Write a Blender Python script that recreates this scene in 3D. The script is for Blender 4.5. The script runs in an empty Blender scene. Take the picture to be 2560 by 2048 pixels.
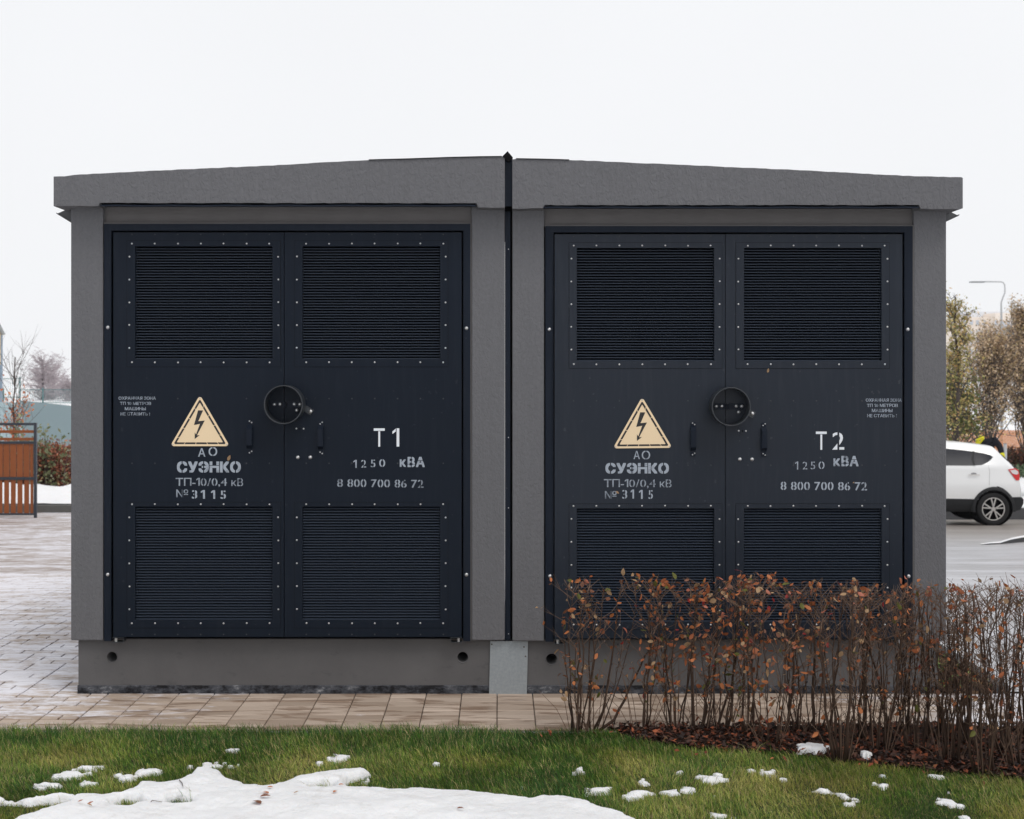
import bpy, bmesh, math, random
import numpy as np
from mathutils import Vector, Matrix, Quaternion

R = math.radians
rnd = random.Random(7)
nrs = np.random.RandomState(11)
scene = bpy.context.scene
COL = scene.collection

# ------------------------------------------------------------------ camera, sky, sun, exposure
D0 = 8.0                       # metres from the camera to the facade
S = 0.00228                    # metres per photograph pixel on the facade
CAMH = (1738 - 935) * S        # eye height over the paving
cam_d = bpy.data.cameras.new('camera')
cam_d.sensor_width = 36.0
cam_d.lens = 36.0 * D0 / (2560 * S)
cam_d.shift_x = 33 / 2560
cam_d.shift_y = -89 / 2560
cam_d.clip_start = 0.1
cam_d.clip_end = 1500
cam_d.dof.use_dof = True
cam_d.dof.focus_distance = 7.9
cam_d.dof.aperture_fstop = 5.0
cam = bpy.data.objects.new('camera', cam_d)
cam.location = (0, -D0, CAMH)
cam.rotation_euler = (R(90), 0, 0)
COL.objects.link(cam)
scene.camera = cam

SUN_EL, SUN_AZ = R(58), R(150)      # a veiled sun, high, behind the camera and to the right
world = bpy.data.worlds.new('World')
scene.world = world
world.use_nodes = True
wt = world.node_tree
wt.nodes.clear()
wo = wt.nodes.new('ShaderNodeOutputWorld')
bg = wt.nodes.new('ShaderNodeBackground')
sky = wt.nodes.new('ShaderNodeTexSky')
sky.sky_type = 'NISHITA'
sky.sun_disc = False
sky.sun_elevation = SUN_EL
sky.sun_rotation = SUN_AZ
sky.dust_density = 4.0
mixw = wt.nodes.new('ShaderNodeMix')
mixw.data_type = 'RGBA'
mixw.inputs[0].default_value = 0.97            # a closed layer of white cloud over the clear sky
mixw.inputs[7].default_value = (9.05, 9.15, 9.35, 1)
wt.links.new(sky.outputs[0], mixw.inputs[6])
# very faint cloud structure in the overcast
tcw = wt.nodes.new('ShaderNodeTexCoord')
nzw = wt.nodes.new('ShaderNodeTexNoise')
nzw.inputs['Scale'].default_value = 1.6
nzw.inputs['Detail'].default_value = 4
wt.links.new(tcw.outputs['Generated'], nzw.inputs['Vector'])
rpw = wt.nodes.new('ShaderNodeMapRange')
rpw.inputs['From Min'].default_value = 0.3; rpw.inputs['From Max'].default_value = 0.7
rpw.inputs['To Min'].default_value = 0.965; rpw.inputs['To Max'].default_value = 1.02
wt.links.new(nzw.outputs['Fac'], rpw.inputs['Value'])
mlw = wt.nodes.new('ShaderNodeVectorMath'); mlw.operation = 'SCALE'
wt.links.new(mixw.outputs[2], mlw.inputs[0]); wt.links.new(rpw.outputs[0], mlw.inputs['Scale'])
wt.links.new(mlw.outputs[0], bg.inputs[0])
bg.inputs[1].default_value = 0.1
wt.links.new(bg.outputs[0], wo.inputs[0])

sun_d = bpy.data.lights.new('sun', 'SUN')
sun_d.energy = 1.3
sun_d.angle = R(22)
sun_d.color = (1.0, 0.96, 0.9)
sun = bpy.data.objects.new('sun', sun_d)
COL.objects.link(sun)
sd = Vector((math.sin(R(40)) * math.cos(SUN_EL), -math.cos(R(40)) * math.cos(SUN_EL), math.sin(SUN_EL)))
sun.rotation_euler = sd.to_track_quat('Z', 'Y').to_euler()
sun.location = (5, -8, 12)

scene.view_settings.view_transform = 'Standard'
scene.view_settings.look = 'None'
scene.view_settings.exposure = 0.05
scene.view_settings.gamma = 1.0
scene.view_settings.use_curve_mapping = False
scene.cycles.use_adaptive_sampling = False
scene.cycles.use_denoising = True
scene.cycles.max_bounces = 6
scene.cycles.transparent_max_bounces = 8
scene.cycles.volume_bounces = 1


# ------------------------------------------------------------------ helpers
def P(px, py, y=0.0):
    """photograph pixel -> point on the vertical plane at depth y"""
    k = S * (D0 + y) / D0
    return Vector(((px - 1247) * k, y, CAMH + (935 - py) * k))


def G(px, py, z=0.0):
    """photograph pixel -> point on the horizontal plane at height z"""
    d = (CAMH - z) * D0 / (S * (py - 935))
    return Vector(((px - 1247) * S * d / D0, d - D0, z))


def tag(o, label=None, cat=None, group=None, kind=None):
    if label: o['label'] = label
    if cat: o['category'] = cat
    if group: o['group'] = group
    if kind: o['kind'] = kind
    return o


def thing(name, label, cat, loc=(0, 0, 0), group=None):
    o = bpy.data.objects.new(name, None)
    o.empty_display_size = 0.1
    COL.objects.link(o)
    o.location = loc
    tag(o, label, cat, group)
    return o


def root_of(o):
    while o.parent is not None:
        o = o.parent
    return o


class MB:
    def __init__(self):
        self.v, self.f, self.mi = [], [], []

    def add(self, vs, fs, m=0):
        n = len(self.v)
        self.v += [tuple(p) for p in vs]
        self.f += [tuple(i + n for i in f) for f in fs]
        self.mi += [m] * len(fs)

    def box(self, a, b, m=0):
        x0, y0, z0 = a
        x1, y1, z1 = b
        self.add([(x0, y0, z0), (x1, y0, z0), (x1, y1, z0), (x0, y1, z0), (x0, y0, z1), (x1, y0, z1), (x1, y1, z1), (x0, y1, z1)],
                 [(0, 3, 2, 1), (4, 5, 6, 7), (0, 1, 5, 4), (1, 2, 6, 5), (2, 3, 7, 6), (3, 0, 4, 7)], m)

    def prism_y(self, pts, y0, y1, m=0):
        """outline of (x, z) points extruded from y0 (front) to y1"""
        n = len(pts)
        vs = [(p[0], y0, p[1]) for p in pts] + [(p[0], y1, p[1]) for p in pts]
        fs = [tuple(range(n)), tuple(range(2 * n - 1, n - 1, -1))]
        fs += [(i, i + n, (i + 1) % n + n, (i + 1) % n) for i in range(n)]
        self.add(vs, fs, m)

    def tube(self, pts, rad, n=6, m=0, cap=True):
        pts = [Vector(p) for p in pts]
        if not hasattr(rad, '__len__'):
            rad = [rad] * len(pts)
        vs, fs = [], []
        prev = None
        for i, p in enumerate(pts):
            if i == 0: t = pts[1] - pts[0]
            elif i == len(pts) - 1: t = pts[-1] - pts[-2]
            else: t = pts[i + 1] - pts[i - 1]
            t.normalize()
            if prev is None:
                a = Vector((0, 0, 1)) if abs(t.z) < 0.9 else Vector((1, 0, 0))
                u = t.cross(a).normalized()
            else:
                u = (prev - t * prev.dot(t))
                u = u.normalized() if u.length > 1e-6 else t.orthogonal().normalized()
            prev = u
            w = t.cross(u)
            for k in range(n):
                c = 2 * math.pi * k / n
                vs.append(p + (u * math.cos(c) + w * math.sin(c)) * rad[i])
        for i in range(len(pts) - 1):
            for k in range(n):
                a, b = i * n + k, i * n + (k + 1) % n
                fs.append((a, b, b + n, a + n))
        if cap:
            fs.append(tuple(range(n - 1, -1, -1)))
            e = (len(pts) - 1) * n
            fs.append(tuple(range(e, e + n)))
        self.add(vs, fs, m)

    def dome(self, c, r, h, n=10, rings=3, m=0):
        """a rivet head on a wall, bulging toward -y"""
        vs, fs = [], []
        for j in range(rings):
            a = (math.pi / 2) * j / rings
            for k in range(n):
                t = 2 * math.pi * k / n
                vs.append((c[0] + r * math.cos(a) * math.cos(t), c[1] - h * math.sin(a), c[2] + r * math.cos(a) * math.sin(t)))
        vs.append((c[0], c[1] - h, c[2]))
        for j in range(rings - 1):
            for k in range(n):
                a, b = j * n + k, j * n + (k + 1) % n
                fs.append((a, b, b + n, a + n))
        e = (rings - 1) * n
        for k in range(n):
            fs.append((e + k, e + (k + 1) % n, rings * n))
        self.add(vs, fs, m)

    def mesh(self, name, mats, smooth=False):
        me = bpy.data.meshes.new(name)
        me.from_pydata(self.v, [], self.f)
        if not isinstance(mats, (list, tuple)): mats = [mats]
        for m in mats: me.materials.append(m)
        if len(mats) > 1: me.polygons.foreach_set('material_index', self.mi)
        if smooth: me.polygons.foreach_set('use_smooth', [True] * len(me.polygons))
        me.update()
        return me

    def build(self, name, mats, parent=None, smooth=False):
        """vertices are world coordinates; they are stored relative to the thing's own base"""
        o = bpy.data.objects.new(name, self.mesh(name, mats, smooth))
        COL.objects.link(o)
        if parent is not None:
            off = root_of(parent).location
            o.data.transform(Matrix.Translation(-off))
            o.parent = parent
        return o


def inst(name, me, parent, loc, rot=None, scale=None):
    o = bpy.data.objects.new(name, me)
    COL.objects.link(o)
    if parent is not None:
        o.parent = parent
        o.location = Vector(loc) - root_of(parent).location
    else:
        o.location = loc
    if rot is not None: o.rotation_euler = rot
    if scale is not None: o.scale = scale
    return o


def bevel(o, w, seg=2):
    m = o.modifiers.new('bevel', 'BEVEL')
    m.width = w
    m.segments = seg
    m.limit_method = 'ANGLE'
    return o


# numpy value noise, used for the shapes of snow, edges and grass
_tab = nrs.rand(256, 256)


def vnoise(x, y, f=1.0, o=3):
    x = np.asarray(x, float) * f + 37.3
    y = np.asarray(y, float) * f + 11.7
    out, amp, tot = 0, 1.0, 0
    for _ in range(o):
        xi, yi = np.floor(x).astype(int), np.floor(y).astype(int)
        fx, fy = x - xi, y - yi
        fx, fy = fx * fx * (3 - 2 * fx), fy * fy * (3 - 2 * fy)
        a = _tab[xi % 256, yi % 256]; b = _tab[(xi + 1) % 256, yi % 256]
        c = _tab[xi % 256, (yi + 1) % 256]; d = _tab[(xi + 1) % 256, (yi + 1) % 256]
        out = out + amp * ((a * (1 - fx) + b * fx) * (1 - fy) + (c * (1 - fx) + d * fx) * fy)
        tot += amp
        amp *= 0.5
        x, y = x * 2.03 + 5.1, y * 2.03 + 3.7
    return out / tot


# ------------------------------------------------------------------ materials
def lin(r, g, b):
    f = lambda c: ((c / 255 + 0.055) / 1.055) ** 2.4 if c > 10.3 else c / 255 / 12.92
    return (f(r), f(g), f(b))


class NT:
    def __init__(self, name):
        self.m = bpy.data.materials.new(name)
        self.m.use_nodes = True
        self.t = self.m.node_tree
        self.b = self.t.nodes['Principled BSDF']

    def n(self, kind, **kw):
        nd = self.t.nodes.new(kind)
        for k, v in kw.items():
            if isinstance(k, str) and k.startswith('i_'):
                nd.inputs[k[2:].replace('_', ' ')].default_value = v
            else:
                setattr(nd, k, v)
        return nd

    def l(self, a, b):
        self.t.links.new(a, b)

    def coord(self, world=False, scale=(1, 1, 1), rot=(0, 0, 0)):
        if world:
            c = self.n('ShaderNodeNewGeometry').outputs['Position']
        else:
            c = self.n('ShaderNodeTexCoord').outputs['Object']
        mp = self.n('ShaderNodeMapping')
        mp.inputs['Scale'].default_value = scale
        mp.inputs['Rotation'].default_value = rot
        self.l(c, mp.inputs[0])
        return mp.outputs[0]

    def noise(self, scale=5.0, detail=4, rough=0.5, vec=None, dist=0.0):
        nd = self.n('ShaderNodeTexNoise')
        nd.inputs['Scale'].default_value = scale
        nd.inputs['Detail'].default_value = detail
        nd.inputs['Roughness'].default_value = rough
        nd.inputs['Distortion'].default_value = dist
        if vec is not None: self.l(vec, nd.inputs['Vector'])
        return nd.outputs['Fac']

    def ramp(self, fac, stops, const=False):
        r = self.n('ShaderNodeValToRGB')
        e = r.color_ramp.elements
        while len(e) < len(stops): e.new(0.5)
        for i, (p, c) in enumerate(stops):
            e[i].position = p
            e[i].color = (*c, 1) if hasattr(c, '__len__') else (c, c, c, 1)
        if const: r.color_ramp.interpolation = 'CONSTANT'
        self.l(fac, r.inputs[0])
        return r.outputs[0]

    def mix(self, fac, a, b, mode='MIX'):
        m = self.n('ShaderNodeMix', data_type='RGBA', blend_type=mode)
        for s, v in ((0, fac), (6, a), (7, b)):
            if isinstance(v, bpy.types.NodeSocket): self.l(v, m.inputs[s])
            elif s == 0: m.inputs[0].default_value = v
            else: m.inputs[s].default_value = (*v, 1)
        return m.outputs[2]

    def math(self, op, a, b=0.5, clamp=False):
        m = self.n('ShaderNodeMath', operation=op, use_clamp=clamp)
        for s, v in ((0, a), (1, b)):
            if isinstance(v, bpy.types.NodeSocket): self.l(v, m.inputs[s])
            else: m.inputs[s].default_value = v
        return m.outputs[0]

    def col(self, c):
        if isinstance(c, bpy.types.NodeSocket): self.l(c, self.b.inputs['Base Color'])
        else: self.b.inputs['Base Color'].default_value = (*c, 1)

    def set(self, rough=None, metal=None, spec=None):
        if rough is not None:
            if isinstance(rough, bpy.types.NodeSocket): self.l(rough, self.b.inputs['Roughness'])
            else: self.b.inputs['Roughness'].default_value = rough
        if metal is not None: self.b.inputs['Metallic'].default_value = metal
        if spec is not None: self.b.inputs['Specular IOR Level'].default_value = spec

    def bump(self, h, strength=0.5, dist=0.01):
        b = self.n('ShaderNodeBump')
        b.inputs['Strength'].default_value = strength
        b.inputs['Distance'].default_value = dist
        self.l(h, b.inputs['Height'])
        self.l(b.outputs[0], self.b.inputs['Normal'])


def simple(name, c, rough=0.6, metal=0.0, spec=0.5, var=0.15, scale=8.0, bump=0.0, bscale=60):
    t = NT(name)
    v = t.coord()
    f = t.noise(scale, 5, 0.6, v)
    a = tuple(x * (1 - var) for x in c)
    b = tuple(min(1, x * (1 + var)) for x in c)
    t.col(t.mix(f, a, b))
    t.set(rough, metal, spec)
    if bump: t.bump(t.noise(bscale, 3, 0.6, v), bump, 0.004)
    return t.m


def stucco(name, base, big=1.0):
    t = NT(name)
    v = t.coord(scale=(1, 1, 0.8))
    v2 = t.coord(scale=(1, 1, 0.62), rot=(0, R(25), 0))
    cloud = t.noise(1.3, 5, 0.6, t.coord())
    grain = t.noise(70, 3, 0.65, v)
    m = t.n('ShaderNodeMix', data_type='RGBA', blend_type='MULTIPLY')
    m.inputs[0].default_value = 1
    t.l(t.mix(cloud, tuple(x * 0.92 for x in base), tuple(x * 1.08 for x in base)), m.inputs[6])
    t.l(t.ramp(grain, [(0.3, 0.93), (0.7, 1.06)]), m.inputs[7])
    # thin drips and dust on the render
    drip = t.ramp(t.noise(4, 4, 0.6, t.coord(scale=(9, 9, 0.6))), [(0.35, 0.955), (0.6, 1.0)])
    m2 = t.n('ShaderNodeMix', data_type='RGBA', blend_type='MULTIPLY')
    m2.inputs[0].default_value = 1
    t.l(m.outputs[2], m2.inputs[6]); t.l(drip, m2.inputs[7])
    t.col(m2.outputs[2])
    t.set(0.9, 0, 0.2)
    h1 = t.ramp(t.noise(55 * big, 2, 0.5, v2, 0.8), [(0.42, 0.0), (0.60, 1.0)])
    h2 = t.noise(190, 3, 0.7, v)
    t.bump(t.math('ADD', t.math('MULTIPLY', h1, 0.38 if big == 1.0 else 0.6), t.math('MULTIPLY', h2, 0.6)), 0.7, 0.005)
    return t.m


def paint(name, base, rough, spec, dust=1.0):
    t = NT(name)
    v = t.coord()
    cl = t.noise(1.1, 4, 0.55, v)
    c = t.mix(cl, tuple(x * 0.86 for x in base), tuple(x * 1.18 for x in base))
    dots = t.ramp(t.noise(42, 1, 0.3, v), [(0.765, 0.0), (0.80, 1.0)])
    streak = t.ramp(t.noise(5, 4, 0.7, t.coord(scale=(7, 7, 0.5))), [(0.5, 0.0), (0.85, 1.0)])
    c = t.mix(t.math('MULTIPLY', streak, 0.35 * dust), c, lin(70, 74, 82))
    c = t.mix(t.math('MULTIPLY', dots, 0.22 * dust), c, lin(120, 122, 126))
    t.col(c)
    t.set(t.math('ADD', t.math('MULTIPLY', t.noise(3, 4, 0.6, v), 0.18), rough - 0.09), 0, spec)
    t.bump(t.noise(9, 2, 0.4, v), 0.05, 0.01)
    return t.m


M = {}
WALL = (0.136, 0.136, 0.146)
M['stucco'] = stucco('grey_render', WALL)
M['stucco_rough'] = stucco('coarse_grey_render', tuple(x * 0.98 for x in WALL), 0.8)
M['lintel'] = simple('smooth_grey_lintel', (0.135, 0.128, 0.128), 0.9, spec=0.2, bump=0.15)
M['paint_l'] = paint('dark_blue_paint', (0.0062, 0.0102, 0.0185), 0.44, 0.12, 0.25)
M['paint_r'] = paint('dark_blue_paint_baked_sheen', (0.0108, 0.0156, 0.0255), 0.38, 0.24, 0.5)  # right doors: brighter reflections put into a lighter, more varied base colour
M['frame'] = paint('frame_paint', (0.0068, 0.0110, 0.0205), 0.42, 0.13, 0.4)
M['slat'] = simple('slat_paint', (0.036, 0.047, 0.070), 0.45, spec=0.25, var=0.05)
M['black'] = simple('black_void', (0.002, 0.002, 0.0025), 0.95, spec=0.0)
M['seal'] = simple('black_rubber_seal', (0.004, 0.004, 0.005), 0.8, spec=0.1)
M['rivet'] = simple('rivet_steel', (0.56, 0.56, 0.57), 0.3, 0.9, var=0.3, scale=3)
M['screw'] = simple('painted_screw', (0.02, 0.024, 0.03), 0.5)
M['rim_metal'] = paint('collar_paint', (0.026, 0.030, 0.036), 0.34, 0.5, 0.6)


def concrete():
    t = NT('painted_concrete')
    v = t.coord()
    base = (0.108, 0.105, 0.108)
    cl = t.noise(2.2, 6, 0.65, v)
    c = t.mix(cl, tuple(x * 0.72 for x in base), tuple(x * 1.25 for x in base))
    st = t.ramp(t.noise(7, 6, 0.7, t.coord(scale=(1, 1, 2))), [(0.30, 1.0), (0.42, 0.0)])
    c = t.mix(t.math('MULTIPLY', st, 0.35), c, (0.03, 0.03, 0.034))
    pale = t.ramp(t.noise(26, 5, 0.8, v), [(0.66, 0.0), (0.76, 1.0)])
    c = t.mix(t.math('MULTIPLY', pale, 0.25), c, (0.28, 0.28, 0.29))
    t.col(c)
    t.set(0.85, 0, 0.25)
    t.bump(t.noise(35, 5, 0.7, v), 0.25, 0.003)
    return t.m


def bitumen():
    t = NT('bitumen_coat')
    v = t.coord(scale=(1, 1, 1.8))
    f = t.noise(9, 7, 0.75, v)
    t.col(t.ramp(f, [(0.42, lin(24, 24, 28)), (0.50, lin(58, 60, 66)), (0.60, lin(84, 86, 92)), (0.70, lin(150, 151, 153))]))
    t.set(0.8, 0, 0.25)
    t.bump(t.noise(30, 5, 0.7, v), 0.5, 0.006)
    return t.m


def galv():
    t = NT('galvanised_sheet')
    v = t.coord()
    vo = t.n('ShaderNodeTexVoronoi')
    vo.inputs['Scale'].default_value = 120
    t.l(v, vo.inputs['Vector'])
    f = t.noise(60, 4, 0.7, v)
    c = t.mix(f, lin(120, 128, 134), lin(178, 184, 189))
    c = t.mix(t.math('MULTIPLY', t.noise(5, 5, 0.6, v), 0.5), c, lin(140, 147, 150))
    rust = t.ramp(t.noise(17, 4, 0.7, v), [(0.72, 0.0), (0.78, 1.0)])
    c = t.mix(t.math('MULTIPLY', rust, 0.3), c, lin(120, 96, 76))
    t.col(c)
    t.set(0.55, 0.35, 0.5)
    return t.m


M['concrete'] = concrete()
M['bitumen'] = bitumen()
M['galv'] = galv()
M['sign'] = simple('faded_sign_face', (0.80, 0.62, 0.40), 0.5, var=0.04, scale=3)
M['sign_black'] = simple('sign_black_print', (0.012, 0.010, 0.012), 0.5, var=0.1)
M['sign_edge'] = simple('sign_rim', (0.80, 0.66, 0.44), 0.45, var=0.05)


def spray(name, c, keep):
    t = NT(name)
    v = t.coord(scale=(1, 1, 1))
    f = t.noise(28, 4, 0.65, v)
    g = t.noise(170, 2, 0.7, v)
    w = t.ramp(t.math('ADD', t.math('MULTIPLY', f, 0.75), t.math('MULTIPLY', g, 0.25)), [(keep - 0.16, 0.15), (keep + 0.06, 1.0)])
    t.col(t.mix(w, (0.02, 0.026, 0.036), c))
    t.set(0.75, 0, 0.2)
    return t.m


M['stencil'] = spray('sprayed_grey_stencil_paint', lin(160, 168, 180), 0.42)
M['stencil_faint'] = spray('thin_sprayed_stencil_paint', lin(150, 158, 170), 0.48)
M['white_vinyl'] = spray('white_paint_numeral', lin(222, 226, 232), 0.24)
M['ghost'] = spray('ghost_of_old_stencil', lin(52, 60, 72), 0.5)


def snow_mat(name, dirt=0.25):
    t = NT(name)
    v = t.coord(world=True)
    f = t.noise(2.5, 5, 0.6, v)
    c = t.mix(f, (0.76, 0.765, 0.785), (0.83, 0.832, 0.845))
    d = t.ramp(t.noise(7, 7, 0.75, v), [(0.56, 0.0), (0.80, 1.0)])
    c = t.mix(t.math('MULTIPLY', d, dirt), c, lin(150, 140, 128))
    sp = t.ramp(t.noise(95, 2, 0.5, v), [(0.74, 0.0), (0.79, 1.0)])
    c = t.mix(t.math('MULTIPLY', sp, 0.45 * (dirt > 0)), c, lin(90, 80, 70))
    t.col(c)
    t.set(0.65, 0, 0.25)
    t.b.inputs['Subsurface Weight'].default_value = 0.25
    t.b.inputs['Subsurface Radius'].default_value = (0.02, 0.025, 0.03)
    t.b.inputs['Subsurface Scale'].default_value = 0.5
    t.bump(t.math('ADD', t.noise(22, 6, 0.7, v), t.math('MULTIPLY', t.noise(160, 3, 0.6, v), 0.4)), 0.7, 0.016)
    return t.m


M['snow'] = snow_mat('melting_snow', 0.45)
M['snow_clean'] = snow_mat('packed_snow', 0.12)


def paver_mat(name, frosted):
    t = NT(name)
    w = t.coord(world=True)
    info = t.n('ShaderNodeObjectInfo').outputs['Random']
    base = t.mix(info, lin(150, 133, 118), lin(192, 175, 160))
    fine = t.noise(120, 4, 0.7, w)
    base = t.mix(t.math('MULTIPLY', fine, 0.35), base, lin(150, 132, 120))
    # damp marks, long along the strip
    dm = t.coord(world=True, scale=(1.3, 7.5, 1))
    damp = t.ramp(t.noise(2.3, 4, 0.55, dm, 0.4), [(0.53, 0.0), (0.58, 1.0)])
    base = t.mix(t.math('MULTIPLY', damp, 0.75), base, lin(132, 108, 90))
    # trodden snow left on top, in streaks
    sx = t.n('ShaderNodeSeparateXYZ')
    t.l(w, sx.inputs[0])
    X, Y = sx.outputs[0], sx.outputs[1]
    st = t.noise(1.0, 7, 0.72, t.coord(world=True, scale=(1.5, 6.0, 1)), 0.6)
    st2 = t.noise(9, 5, 0.7, t.coord(world=True, scale=(1, 2.2, 1)))
    amt = t.math('MULTIPLY', t.math('SUBTRACT', -1.2, X), 0.10)               # grows away from the strip on the left
    amt = t.math('ADD', amt, t.math('MULTIPLY', t.math('ADD', Y, 0.3), 0.085))
    amt = t.math('MINIMUM', t.math('MAXIMUM', amt, 0.0), 0.20)
    rgt = t.math('MULTIPLY', t.math('MAXIMUM', t.math('SUBTRACT', X, 1.6), 0.0), 0.15)  # and again behind the hedge
    amt = t.math('ADD', amt, t.math('MINIMUM', rgt, 0.25))
    s = t.math('ADD', t.math('ADD', t.math('MULTIPLY', st, 0.62), t.math('MULTIPLY', st2, 0.38)), amt)
    sn = t.ramp(s, [(0.60, 0.0), (0.72, 1.0)])
    c = t.mix(t.math('MULTIPLY', sn, 0.88), base, lin(222, 222, 230))
    t.col(c)
    t.set(t.math('SUBTRACT', 0.72, t.math('MULTIPLY', damp, 0.4)), 0, 0.4)
    t.bump(t.math('ADD', t.math('MULTIPLY', fine, 0.4), sn), 0.3, 0.004)
    return t.m


M['paver'] = paver_mat('concrete_paver', False)
M['joint'] = simple('joint_sand', lin(92, 84, 78), 0.95, spec=0.1, var=0.3, scale=30)


def far_paving():
    t = NT('snow_streaked_paving')
    w = t.coord(world=True)
    st = t.noise(1.0, 8, 0.74, t.coord(world=True, scale=(0.9, 2.6, 1)), 0.8)
    st2 = t.noise(6, 5, 0.7, t.coord(world=True, scale=(1, 2.0, 1)))
    s = t.math('ADD', t.math('MULTIPLY', st, 0.6), t.math('MULTIPLY', st2, 0.4))
    c = t.ramp(s, [(0.38, lin(122, 110, 103)), (0.47, lin(160, 149, 144)), (0.55, lin(198, 196, 202)), (0.66, lin(228, 230, 238))])
    t.col(c)
    t.set(0.6, 0, 0.35)
    t.bump(s, 0.4, 0.03)
    return t.m


def road_mat():
    t = NT('icy_asphalt')
    w = t.coord(world=True)
    sx = t.n('ShaderNodeSeparateXYZ')
    t.l(w, sx.inputs[0])
    st = t.noise(1.0, 7, 0.7, t.coord(world=True, scale=(0.35, 2.2, 1), rot=(0, 0, R(12))), 1.2)
    ice = t.ramp(st, [(0.30, lin(134, 132, 134)), (0.5, lin(166, 166, 171)), (0.72, lin(203, 204, 210))])
    wet = t.ramp(t.noise(0.8, 5, 0.6, t.coord(world=True, scale=(0.3, 1.5, 1))), [(0.3, lin(116, 110, 106)), (0.75, lin(150, 143, 138))])
    far = t.math('MULTIPLY', t.math('SUBTRACT', sx.outputs[1], 11.5), 0.22, True)
    c = t.mix(far, ice, wet)
    tr = t.ramp(t.noise(1.6, 5, 0.75, t.coord(world=True, scale=(0.5, 6.0, 1), rot=(0, 0, R(12))), 0.5), [(0.68, 0.0), (0.75, 1.0)])
    c = t.mix(t.math('MULTIPLY', tr, 0.5), c, lin(92, 88, 88))
    t.col(c)
    t.set(t.math('ADD', t.math('MULTIPLY', st, 0.4), 0.15), 0, 0.5)
    t.bump(t.noise(4, 6, 0.7, w), 0.25, 0.02)
    return t.m


M['far_paving'] = far_paving()
M['road'] = road_mat()
M['soil'] = simple('dark_soil_and_thatch', (0.035, 0.045, 0.018), 0.95, spec=0.1, var=0.4, scale=25, bump=0.6)
M['humus'] = simple('dark_mulch', (0.022, 0.013, 0.010), 0.95, spec=0.1, var=0.5, scale=30, bump=0.8, bscale=40)
M['kerb'] = simple('dark_kerb_stone', (0.045, 0.045, 0.048), 0.85, var=0.2)
M['kerb_grey'] = simple('grey_kerb_stone', (0.17, 0.165, 0.165), 0.85, var=0.2)
M['bark'] = simple('shrub_bark', (0.058, 0.035, 0.025), 0.8, spec=0.2, var=0.35, scale=40)
M['twig'] = simple('pale_twig_bark', (0.135, 0.086, 0.062), 0.8, spec=0.2, var=0.3, scale=40)


def vcol(name, rough=0.6, trans=0.0, spec=0.3):
    """blade and litter colours carried on the pieces themselves"""
    t = NT(name)
    a = t.n('ShaderNodeVertexColor', layer_name='tint')
    t.col(a.outputs[0])
    t.set(rough, 0, spec)
    if trans:
        tr = t.n('ShaderNodeBsdfTranslucent')
        t.l(a.outputs[0], tr.inputs[0])
        mx = t.n('ShaderNodeMixShader')
        mx.inputs[0].default_value = trans
        t.l(t.b.outputs[0], mx.inputs[1]); t.l(tr.outputs[0], mx.inputs[2])
        t.l(mx.outputs[0], t.t.nodes['Material Output'].inputs[0])
    return t.m


M['grass'] = vcol('grass_blade', 0.55, 0.25)
M['litter'] = vcol('leaf_litter', 0.7, 0.0)


def leaf_mat(name, c, c2):
    t = NT(name)
    f = t.noise(55, 3, 0.6, t.coord())
    k = t.mix(f, c, c2)
    t.col(k)
    t.set(0.55, 0, 0.3)
    tr = t.n('ShaderNodeBsdfTranslucent')
    t.l(k, tr.inputs[0])
    mx = t.n('ShaderNodeMixShader')
    mx.inputs[0].default_value = 0.22
    t.l(t.b.outputs[0], mx.inputs[1]); t.l(tr.outputs[0], mx.inputs[2])
    t.l(mx.outputs[0], t.t.nodes['Material Output'].inputs[0])
    return t.m


LEAF_M = [leaf_mat('rust_leaf', lin(172, 100, 62), lin(140, 78, 50)),
          leaf_mat('orange_leaf', lin(196, 122, 74), lin(164, 96, 58)),
          leaf_mat('pink_leaf', lin(182, 112, 90), lin(156, 92, 74)),
          leaf_mat('tan_leaf', lin(178, 146, 112), lin(150, 120, 90)),
          leaf_mat('brown_leaf', lin(140, 96, 74), lin(112, 72, 56)),
          leaf_mat('olive_leaf', lin(112, 110, 48), lin(80, 84, 40)),
          leaf_mat('crimson_leaf', lin(150, 40, 38), lin(120, 32, 32))]
print('materials done')

# ================================================================== THE SUBSTATION
BACK = 4.6
YD = -0.020          # front of the door leaves
_glyphs = {}


def clip_tris(tris, ax, lo, hi):
    """remove the band lo..hi along axis ax from a list of triangles"""
    out = []
    for side in (0, 1):
        for t in tris:
            poly = list(t)
            res = []
            for i in range(len(poly)):
                p, q = poly[i], poly[(i + 1) % len(poly)]
                dp = (lo - p[ax]) if side == 0 else (p[ax] - hi)
                dq = (lo - q[ax]) if side == 0 else (q[ax] - hi)
                if dp >= 0: res.append(p)
                if (dp > 0 and dq < 0) or (dp < 0 and dq > 0):
                    k = dp / (dp - dq)
                    res.append((p[0] + (q[0] - p[0]) * k, p[1] + (q[1] - p[1]) * k))
            for i in range(1, len(res) - 1): out.append((res[0], res[i], res[i + 1]))
    return out


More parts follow.
